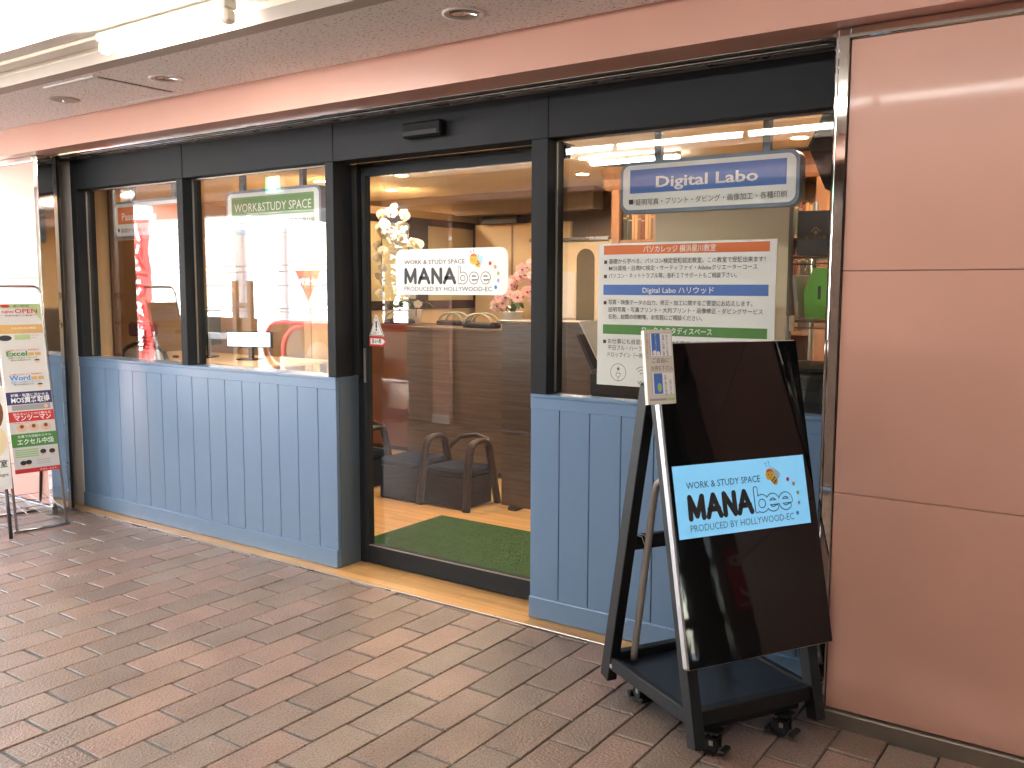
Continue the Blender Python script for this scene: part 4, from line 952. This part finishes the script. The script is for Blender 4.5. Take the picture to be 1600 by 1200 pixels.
obj('housing', MB().box(-3.64, -2.9, 6.20, 6.26, 2.475, 2.499), WHITE, ll); obj('diffuser', MB().box(-3.63, -2.91, 6.205, 6.255, 2.455, 2.4745), mat('lit_line', (1, .93, .8), emit=4), ll)

# ================================================================== SIGNS
def hanging_sign(x0, x1, z0, z1, y, label, colour, title, sub, hang, tb=.02):
    t = thing('hanging_sign', label, 'sign', ((x0+x1)/2, y, z0), group='rounded signs hung inside the shop windows')
    RIM = mat('slate_blue_rim', (.13, .19, .28), rough=.4)
    w_, h_ = x1-x0, z1-z0
    obj('rim', MB().prism(rounded(w_, h_, .045), (x0, y, z0), X3, Z3, .07), RIM, t)
    obj('face', MB().prism(rounded(w_-.03, h_-.03, .035), (x0+.015, y-.0015, z0+.015), X3, Z3, .003), SIGNW, t)
    b = Board((x0, y-.0016, z0), X3, Z3, w_, h_)
    b.rect(colour, .062, .935, .385, .845); b.build(COLM, t, {colour: 'colour_band'}); b.mb = {}
    b.text('white', title[0], title[1], .485, .33*h_*.62, x1=title[2], bold=tb*.7)
    b.rect('ink', .058, .084, .175, .27, 2); b.text('ink', sub[0], .10, .16, .125*h_*.75, x1=sub[1])
    b.build(COLM, t, {'white': 'title_lettering', 'ink': 'small_lettering'})
    for hx in hang: obj('hanger', MB().box(hx-.016, hx+.016, y+.02, y+.05, z1-.002, 2.5), mat('steel_blue', (.16, .24, .36), rough=.4), t)
hanging_sign(-2.035, -1.215, 1.845, 2.073, 3.75, 'rounded hanging sign with a blue band reading Digital Labo', 'blue', ('Digital Labo', .22, .79), ('証明写真・プリント・ダビング・画像加工・各種印刷', .94), (-1.86, -1.365), .03)
hanging_sign(-4.778, -3.936, 1.845, 2.095, 3.70, 'rounded hanging sign with a green band reading WORK & STUDY SPACE', 'green', ('WORK&STUDY SPACE', .095, .91), ('サードプレイス！気軽に使える第三の学び場', .94), (-4.66, -4.12), 0)
hanging_sign(-6.01, -5.17, 1.845, 2.095, 3.70, 'rounded hanging sign with an orange band reading Paso College', 'orange', ('PasoCollege', .12, .60), ('基礎から学べる！各種パソコン講座', .90), (-5.83, -5.35), .015)

pn = thing('notice_board', 'large white notice with orange, blue and green headings inside the right window', 'notice', (-1.59, 3.47, 1.09))
PWD, PH = .782, .607
obj('board', MB().box(-1.983, -1.983+PWD, 3.4665, 3.4715, 1.09, 1.09+PH), SIGNW, pn)
b = Board((-1.983, 3.466, 1.09), X3, Z3, PWD, PH, eps=.0005)
for k, y0, y1 in (('orange', .922, .985), ('blue', .64, .712), ('green', .365, .432)): b.rect(k, .035, .965, y0, y1)
b.build(COLM, pn, {'orange': 'heading_band', 'blue': 'heading_band', 'green': 'heading_band'}); b.mb = {}
for t_, x0, x1, y in (('パソカレッジ 横浜星川教室', .275, .685, .936), ('Digital Labo ハリウッド', .275, .68, .657), ('ワーク & スタディスペース', .275, .675, .381)): b.text('white', t_, x0, y, .021, x1=x1, bold=.008)
def para(y, t_, x1, bullet=True):
    if bullet: b.rect('ink', .038, .056, y-.002, y+.022, 2)
    b.text('ink', t_, .068, y, .0165, x1=x1, bold=.004)
para(.86, '基礎から学べる、パソコン検定受験認定教室。この教室で受験出来ます！', .945); para(.812, 'MOS資格・日商PC検定・サーティファイ・Adobeクリエーターコース', .905, False); para(.76, 'パソコン・ネットトラブル等、各種ＩＴサポートもご相談下さい。', .80)
para(.575, '写真・映像データの出力、修正・加工に関するご要望にお応えします。', .885); para(.524, '証明写真・写真プリント・大判プリント・画像修正・ダビングサービス', .94, False); para(.474, '名刺、封筒の印刷等、お気軽にご相談ください。', .62, False)
para(.30, 'お仕事にも自習にもご利用頂ける第三の学びの場', .70); para(.255, '平日フル・ハーフ、', .29, False); para(.205, 'ドロップイン（一時', .285, False)
b.ring('ink', .135, .095, .037, .002, 2); b.poly('ink', [(.137, .14), (.125, .115), (.134, .115), (.129, .098), (.146, .122), (.137, .122)], 2)
for p in ([(.122, .088), (.148, .088), (.148, .072), (.135, .058), (.122, .072), (.122, .088)], [(.135, .058), (.135, .035)], [(.128, .088), (.128, .097)], [(.142, .088), (.142, .097)]): b.stroke('ink', p, .0018)
for r in (.018, .031, .044): b.ring('ink', .285, .07, r, .0022, 2, 16, pi*.25, pi*.75)
b.text('ink', 'Wi-Fi', .255, .018, .016, x1=.33)
b.build(COLM, pn, {'white': 'heading_lettering', 'ink': 'lettering'})

lg = thing('door_logo', 'white rounded logo sticker on the sliding door glass', 'sticker', (-2.886, 3.56, 1.47))
LW, LH = .715, .229
obj('panel', MB().prism(rounded(LW, LH, .042), (-3.243, 3.5615, 1.473), X3, Z3, .001), SIGNW, lg)
b = Board((-3.243, 3.5612, 1.473), X3, Z3, LW, LH, eps=.0005); work_logo(b); b.build(COLM, lg, LOGO_NAMES)
ws = thing('warning_sticker', 'small triangular automatic door warning sticker on the door glass', 'sticker', (-3.39, 3.56, 1.25))
obj('panel', MB().prism([(0, 0), (.105, 0), (.056, .11), (.048, .11)], (-3.437, 3.5615, 1.252), X3, Z3, .001), SIGNW, ws)
b = Board((-3.437, 3.5612, 1.252), X3, Z3, .105, .11, eps=.0005)
for p in ([(.06, .04), (.94, .04), (.5, .93), (.06, .04)],): b.stroke('grey', p, .003)
b.stroke('navy', [(.5, .68), (.5, .42)], .011); b.ell('navy', .5, .3, .006, .006, 2); b.text('red', '自動ドア', .28, .1, .011, x1=.72); b.build(COLM, ws, {'grey': 'border', 'navy': 'exclamation_mark', 'red': 'lettering'})
ar = thing('arrow_sticker', 'small red and white arrow sticker below the warning triangle', 'sticker', (-3.38, 3.56, 1.2))
obj('panel', MB().prism([(0, 0), (.10, 0), (.122, .026), (.10, .052), (0, .052)], (-3.437, 3.5615, 1.197), X3, Z3, .001), COLM['red'], ar)
b = Board((-3.437, 3.5612, 1.197), X3, Z3, .122, .052, eps=.0005); b.poly('white', [(.07, .2), (.79, .2), (.92, .5), (.79, .8), (.07, .8)]); b.text('ink', '自 ⟷ 動', .18, .34, .018, x1=.72, bold=.03); b.build(COLM, ar, {'white': 'inner_arrow', 'ink': 'lettering'})

# ================================================================== DIGITAL SIGNAGE STAND
yaw = 1.045277; tl = .223727
sg = thing('digital_signage_stand', 'black A frame stand on casters holding a tall glossy screen', 'signage stand', (-.96789, 2.8, 0), yaw)
# local frame: x = width, y = backwards, z = up; the display leans back by tl
def Lp(u, off, s): return Vector((u, off*cos(tl)+s*sin(tl), .3237+s*cos(tl)-off*sin(tl)))
Tdir = Vector((0, sin(tl), cos(tl))); Ndir = Vector((0, cos(tl), -sin(tl)))
DW, DH = .5886, 1.0327
def slab(u0, u1, s0, s1, o0, o1, c=0):
    m = MB(); m.T = Matrix(((1, 0, 0, 0), (0, cos(tl), sin(tl), 0), (0, -sin(tl), cos(tl), .3237), (0, 0, 0, 1))); return m.box(u0, u1, o0, o1, s0, s1, c)
obj('display_bezel', slab(-DW/2, DW/2, 0, DH, .0025, .036, .006), mat('silver_bezel', (.62, .62, .62), rough=.3, metal=.8), sg, local=True)
SCR = mat('black_screen_glass', (.004, .004, .0045), rough=.03, spec=.6, bump=.035, bscale=5, stretch=(1, 1, .3))
obj('screen_glass', slab(-DW/2+.004, DW/2-.004, .004, DH-.004, 0, .003), SCR, sg, local=True)
s0 = (.717-.3237)/cos(tl); s1 = (.942-.3237)/cos(tl)
SKY_ = mat('screen_picture', (.20, .52, .80), rough=.05, emit=.03)
sc_ = obj('screen_picture', slab(-.277, .259, s0, s1, -.0012, -.0004), SKY_, sg, local=True)
W_ = wm(sg); R3 = W_.to_3x3()
b = Board(W_ @ Lp(-.277, -.0013, s0), R3 @ Vector((1, 0, 0)), R3 @ Tdir, .536, s1-s0, eps=.0004); work_logo(b, 'screen')
b.build(dict(COLM, screen=SKY_), sc_, LOGO_NAMES)


for s in (-1, 1):
    u0 = -.275 if s < 0 else .215
    m = MB()
    def rail(A, B, wu, wd, cap):
        A, B = Vector(A), Vector(B); d = (B-A).normalized(); n = Vector((1, 0, 0)).cross(d)
        q = MB(); q.T = Matrix.Translation(A) @ Matrix(((1, n.x, d.x, 0), (0, n.y, d.y, 0), (0, n.z, d.z, 0), (0, 0, 0, 1)))
        return q.box(-wu/2, wu/2, -wd/2, wd/2, 0, (B-A).length, .003)
    fa_, fb_ = Lp(u0+.02, .062, (.078-.3237)/cos(tl)), Lp(u0+.02, .062, .895)
    obj('front_leg', rail(fa_, fb_, .04, .05, 0), STAND, sg, local=True)
    obj('rear_leg', rail((u0+.02, .545, .085), (u0+.02, .31, 1.185), .04, .055, 0), STAND, sg, local=True)
    obj('hinge', MB().box(u0+.002, u0+.038, .275, .325, 1.165, 1.20, .006), STAND, sg, local=True)
    obj('side_rail', MB().box(u0+.004, u0+.030, .04, .53, .128, .176, .003), STAND, sg, local=True)
    obj('bolt', MB().lathe([(0, -.002), (.008, -.001), (.008, .004)], (u0+.002 if s < 0 else u0+.04, .50, .145), 10, 'X'), SATIN, sg, local=True)
obj('cross_bar', MB().box(-.235, .215, .415, .445, .592, .642, .003), STAND, sg, local=True)
obj('cross_bar', MB().box(-.235, .215, .325, .355, 1.09, 1.14, .003), STAND, sg, local=True)
obj('front_beam', MB().box(-.235, .215, .012, .048, .128, .178, .003), STAND, sg, local=True)
obj('rear_beam', MB().box(-.235, .215, .49, .525, .128, .195, .003), STAND, sg, local=True)
obj('tray', MB().box(-.236, .216, .049, .489, .158, .166), mat('tray_black', (.008, .010, .014), rough=.35, coat=.2), sg, local=True)
obj('caster_bar', MB().box(-.20, .20, .05, .09, .088, .12, .003), STAND, sg, local=True); obj('caster_bar', MB().box(-.20, .20, .45, .49, .088, .12, .003), STAND, sg, local=True)
for (u, v) in ((-.155, .05), (-.160, .465), (.135, .05), (.135, .465)):
    a = rng.uniform(-.5, .5); T = Matrix.Translation((u, v, 0)) @ Matrix.Rotation(a, 4, 'Z')
    m = MB(); m.T = T; m.box(-.028, .028, -.028, .028, .080, .0875, .002); m.tube([(0, 0, .06), (0, 0, .08)], .012, 8); m.box(-.021, -.017, -.02, .03, .022, .066, .001); m.box(.017, .021, -.02, .03, .022, .066, .001); m.box(-.021, .021, -.02, .02, .060, .066)
    c = obj('caster', m, PLASTICBK, sg, local=True)
    m = MB(); m.T = T; m.lathe([(0, -.014), (.026, -.014), (.029, -.008), (.029, .008), (.026, .014), (0, .014)], (0, .012, .029), 16, 'X'); w1 = obj('wheel', m, mat('rubber', (.012, .012, .012), rough=.7), sg, local=True)
    m = MB(); m.T = T; m.box(-.034, .034, .028, .055, .012, .032, .004); m.box(-.030, .030, -.05, -.028, .02, .034, .004); obj('brake_pedal', m, PLASTICBK, sg, local=True)
    m = MB(); m.T = T; m.box(-.0225, -.0212, -.008, .006, .04, .056); obj('caster_plate', m, SATIN, sg, local=True)
cb_pts = [(-.215, .24, .872), (-.215, .28, .868), (-.213, .315, .845), (-.21, .335, .80), (-.205, .37, .65), (-.20, .42, .40), (-.195, .465, .20), (-.195, .47, .167)]
obj('cable_conduit', MB().tube(cb_pts, .0125, 10), mat('grey_conduit', (.35, .33, .30), rough=.4), sg, smooth=True, local=True)
ti = thing('tie_cord', 'thin white cord tied round the rear cross bar of the stand', 'cord', (-1.3, 2.9, .6))
W_ = wm(sg)
m = MB(); ring_ = [(-.215, .41, .648), (-.205, .45, .648), (-.19, .452, .60), (-.18, .412, .585), (-.17, .408, .62), (-.18, .412, .648)]
m.tube([W_ @ Vector(p) for p in [(-.26, .42, .652), (-.235, .408, .655), (-.20, .408, .645), (-.18, .407, .62), (-.175, .407, .575)]], .0018, 5); m.tube([W_ @ Vector(p) for p in [(-.24, .408, .652), (-.21, .407, .64), (-.195, .406, .6), (-.188, .406, .57)]], .0018, 5)
obj('cord', m, SIGNW, ti)
# leaflet pocket on the corner of the screen
lf = thing('leaflet_pocket', 'clear pocket of handout leaflets hung on the corner of the screen', 'leaflet pocket', W_ @ Vector((-.29, .2, 1.135)), 0)
LT = W_.to_3x3(); sa, sb = (1.137-.3237)/cos(tl), (1.369-.3237)/cos(tl)
P0 = W_ @ Lp(-.352, -.020, sa); Rv = LT @ Vector((1, 0, 0)); Uv = LT @ Tdir
Uv = (Uv + Rv*.05).normalized()
WL, HL = .105, sb-sa
obj('pocket', MB().prism([(0, 0), (WL, 0), (WL, HL), (0, HL)], P0, Rv, Uv, .017), mat('leaflet_stack', (.62, .60, .55), rough=.4), lf)
b = Board(P0, Rv, Uv, WL, HL, eps=.0004)
b.rect('slip', .02, .98, .02, .985); b.rect('pgrey', .17, .96, .12, .955, 1.5); b.rect('white', .19, .95, .125, .95, 2)
b.rect('blue', .24, .55, .66, .95, 3); b.rect('blue', .24, .55, .135, .41, 3); b.rect('slip', .14, .97, .415, .645, 4); b.rect('lgreen', .68, .97, .04, .08, 3); b.rect('pgrey', .06, .66, .045, .075, 2.2)
b.ell('lgreen', .43, .22, .008, .014, 4); b.ell('white', .33, .69, .007, .008, 4); b.ell('white', .46, .68, .006, .007, 4)
b.text('ink', 'ご自由に', .22, .555, .013, x1=.83, lv=5); b.text('ink', 'お持ち下さい。', .17, .45, .013, x1=.96, lv=5)
def vtext(k, t_, x, y0, sz, lv=3):
    for i, ch in enumerate(t_): b.text(k, ch, x, y0-i*sz*1.35/HL, sz, lv=lv)
vtext('white', 'ワークスペース', .35, .91, .006, 4); vtext('grey', '勉強に仕事に集中', .62, .90, .007); vtext('grey', '駅からすぐの自習室', .76, .90, .006); vtext('red', '学びの場ができました', .05, .92, .006); vtext('grey', '気軽に使える場所', .62, .36, .006); vtext('grey', 'お問い合わせ', .80, .30, .006)
b.build(COLM, lf, {'white': 'leaflet', 'blue': 'leaflet_photo', 'slip': 'handwritten_slip', 'ink': 'lettering', 'grey': 'small_lettering', 'red': 'small_lettering', 'lgreen': 'print_block', 'pgrey': 'print_block'})

# ================================================================== BROCHURE RACK
ba = Vector((.186, .982, 0)); bn = Vector((.982, -.186, 0))
Of = Vector((-5.620, 2.8915, 0)); RWD = .29
br = thing('brochure_rack', 'chrome wire brochure rack standing on the bricks at the far left', 'brochure rack', Of)
lean = .30/1.5
def rp(a, s, o=0):
    """a along the width (-.5..+.5), s height along the leaning front, o forward"""
    return Of + ba*(a*RWD) - bn*(lean*s - o) + Z3*s
TOPZ = 1.51
fr2 = [rp(-.5, .0), rp(-.5, TOPZ-.05), rp(-.46, TOPZ-.012), rp(-.38, TOPZ), rp(.38, TOPZ), rp(.46, TOPZ-.012), rp(.5, TOPZ-.05), rp(.5, .0)]
obj('front_frame', MB().tube(fr2, .0085, 8), CHROME, br, smooth=True)
obj('front_foot', MB().tube([rp(-.56, .008, .0), rp(.56, .008, .0)], .009, 8), CHROME, br, smooth=True)
bk0 = Of - bn*.52
def rb(a, z, d): return Of + ba*(a*RWD) - bn*d + Z3*z
obj('rear_frame', MB().tube([rb(-.5, 0, .52), rb(-.5, 1.2, .30), rb(.5, 1.2, .30), rb(.5, 0, .52)], .0085, 8), mat('dark_tube', (.06, .06, .065), rough=.4), br, smooth=True)
obj('rear_foot', MB().tube([rb(-.58, .008, .52), rb(.58, .008, .52)], .009, 8), CHROME, br, smooth=True)
m = MB()
for s in [.42+.13*i for i in range(8)]: m.tube([rp(-.5, s, .004), rp(.5, s, .004)], .0025, 5)
for a in (-.3, .18): m.tube([rp(a, .40, .02), rp(a, .55, .02)], .002, 5)
obj('wire_shelf', m, CHROME, br)
m = MB()
for a in (-.5, -.25, 0, .25, .5): m.tube([rb(a, .10, .02), rb(a, .13, .50)], .0025, 5)
for d in (.02, .18, .34, .50): m.tube([rb(-.5, .10+.06*d, d), rb(.5, .10+.06*d, d)], .0025, 5)
obj('base_basket', m, CHROME, br)
BW = .262
def brochure(s_top, h, off, label, draw):
    P = rp(0, s_top, off) ; U = (Z3 - bn*lean).normalized(); P0 = P - ba*(BW/2) - U*h
    t = thing('brochure', label, 'brochure', P0, group='brochures on the wire rack')
    obj('sheet', MB().prism([(0, 0), (BW, 0), (BW, h), (0, h)], P0, ba, U, .004), PAPER, t)
    b = Board(P0, ba, U, BW, h, eps=.0006); draw(b)
    b.build(COLM, t, {k: ('print_block' if k not in ('ink', 'grey', 'white') else 'lettering') for k in COLM})
def d_open(b):
    b.rect('pgreen', 0, 1, .86, 1); b.poly('pgreen', [(.78, .86), (1, .45), (1, .86)]); b.ell('red', .22, .93, .028, .010, 2); b.text('ink', '星川駅前', .4, .90, .011, x1=.75); b.text('red', 'NEW', .14, .70, .016, x1=.40, bold=.02); b.text('red', 'OPEN', .42, .70, .028, x1=.92, bold=.02); b.text('grey', '駅前の新しい教室', .2, .6, .008, x1=.8)
def d_tan(b):
    b.rect('tan', 0, 1, .72, 1); b.text('white', '大人のための教室', .3, .86, .011, x1=.85); b.text('blue', 'パソコン・スマホ', .55, .76, .010, x1=.95); b.rect('pgreen', .35, .7, .52, .68); b.ell('ink', .14, .58, .038, .018, 2); b.text('grey', '〜〜', .72, .62, .012, x1=.9); b.text('grey', '〜', .72, .54, .012, x1=.82)
def d_app(word, k):
    def f(b):
        b.text('red', '仕事に役立つ！短期集中', .15, .86, .008, x1=.85); b.text(k, word, .12, .70, .030, x1=.58, bold=.03); b.rect('tan', .60, .73, .695, .80, 2); b.rect('tan', .75, .88, .695, .80, 2); b.text(k, '基礎から応用まで学べます', .15, .61, .010, x1=.8); b.text('grey', '無料体験受付中', .2, .54, .008, x1=.65)
        b.ell('skin', .78, .52, .013, .014, 2); b.poly('ink', [(.78+.065*cos(a), .53+.05*sin(a)) for a in [pi*i/8 for i in range(9)]], 3)
    return f
def d_mos(b): b.rect('navy', 0, 1, .56, 1); b.text('white', '就職・転職に活かせる', .1, .84, .014, x1=.93, bold=.01); b.text('white', 'MOS資格取得', .1, .63, .030, x1=.95, bold=.02); b.rect('pgrey', .1, .95, .36, .54); b.ell('skin', .85, .45, .012, .012, 3)
def d_red(b):
    b.rect('red', 0, 1, .66, 1); b.text('white', '知りたいことだけ教わる', .1, .88, .012, x1=.93, bold=.01); b.text('white', 'マンツーマン', .12, .71, .027, x1=.93, bold=.02); b.text('red', '先生とふたりで', .1, .60, .008, x1=.6)
    for x in (.26, .52, .79): b.ell('skin', x, .46, .032, .024, 2); b.ell('brown', x, .5, .012, .012, 3)
def d_green(b):
    b.rect('green', 0, 1, .66, 1); b.text('white', '仕事で大活躍のスキル', .14, .90, .012, x1=.88, bold=.01); b.text('white', 'エクセル中級', .12, .73, .027, x1=.93, bold=.02)
    for i in range(4): b.rect('lgreen', .05, .56, .565-.055*i, .60-.055*i)
    for x, y in ((.66, .48), (.86, .47), (.2, .23), (.32, .24)): b.ell('skin', x, y, .017, .018, 2); b.ell('ink', x, y+.03, .018, .014, 3)
    for i in range(3): b.rect('pgrey', .5, .8, .30-.05*i, .31-.05*i)
    b.rect('red', 0, 1, .0, .11); b.text('white', '045-333-', .55, .035, .009, x1=.95)
BR = [(1.40, .20, .006, 'brochure with leaf green edge and red OPEN lettering, topmost on the wire rack', d_open),
      (1.27, .20, .012, 'brochure with a tan header above a photo, second on the wire rack', d_tan),
      (1.135, .20, .018, 'white brochure headed Excel in green, third on the wire rack', d_app('Excel', 'green')),
      (.985, .20, .024, 'white brochure headed Word in blue, fourth on the wire rack', d_app('Word', 'dblue')),
      (.855, .18, .030, 'brochure with a navy header and white lettering, fifth on the wire rack', d_mos),
      (.735, .19, .036, 'brochure with a red header and white katakana, sixth on the wire rack', d_red),
      (.60, .245, .042, 'brochure with a green header and red footer, lowest on the wire rack', d_green)]
for a in BR: brochure(*a)
# second board at the very edge of the frame
ab = thing('standing_board', 'white poster board with a brown haired drawing cut by the left frame edge', 'poster board', (-5.72, 2.6, 0))
PB = Vector((-5.62, 2.40, .30)); UB = (Z3*1 - bn*.12).normalized()
obj('board', MB().prism([(0, 0), (.30, 0), (.30, .62), (0, .62)], PB, ba, UB, .012), SIGNW, ab)
b = Board(PB, ba, UB, .30, .62, eps=.0008)
b.ell('brown', .72, .74, .07, .11, 1); b.ell('skin', .66, .66, .055, .075, 2); b.ell('cream', .70, .47, .085, .10, 1); b.text('ink', 'パソコン教室', .1, .22, .034, x1=.95, bold=.01); b.text('grey', 'マナビ College', .1, .13, .018, x1=.95)
b.build(COLM, ab, {'brown': 'drawn_hair', 'skin': 'drawn_face', 'cream': 'drawn_body', 'ink': 'lettering', 'grey': 'lettering'})
for a in (.03, .27): obj('leg', MB().tube([PB+ba*a-UB*.30-bn*.006, PB+ba*a+UB*.05-bn*.02], .011, 8), mat('dark_tube', (.06, .06, .065)), ab, smooth=True)
for a in (.03, .27): obj('rear_leg', MB().tube([PB+ba*a-bn*.35-Z3*.30, PB+ba*a+UB*.5-bn*.03], .011, 8), mat('dark_tube', (.06, .06, .065)), ab, smooth=True)
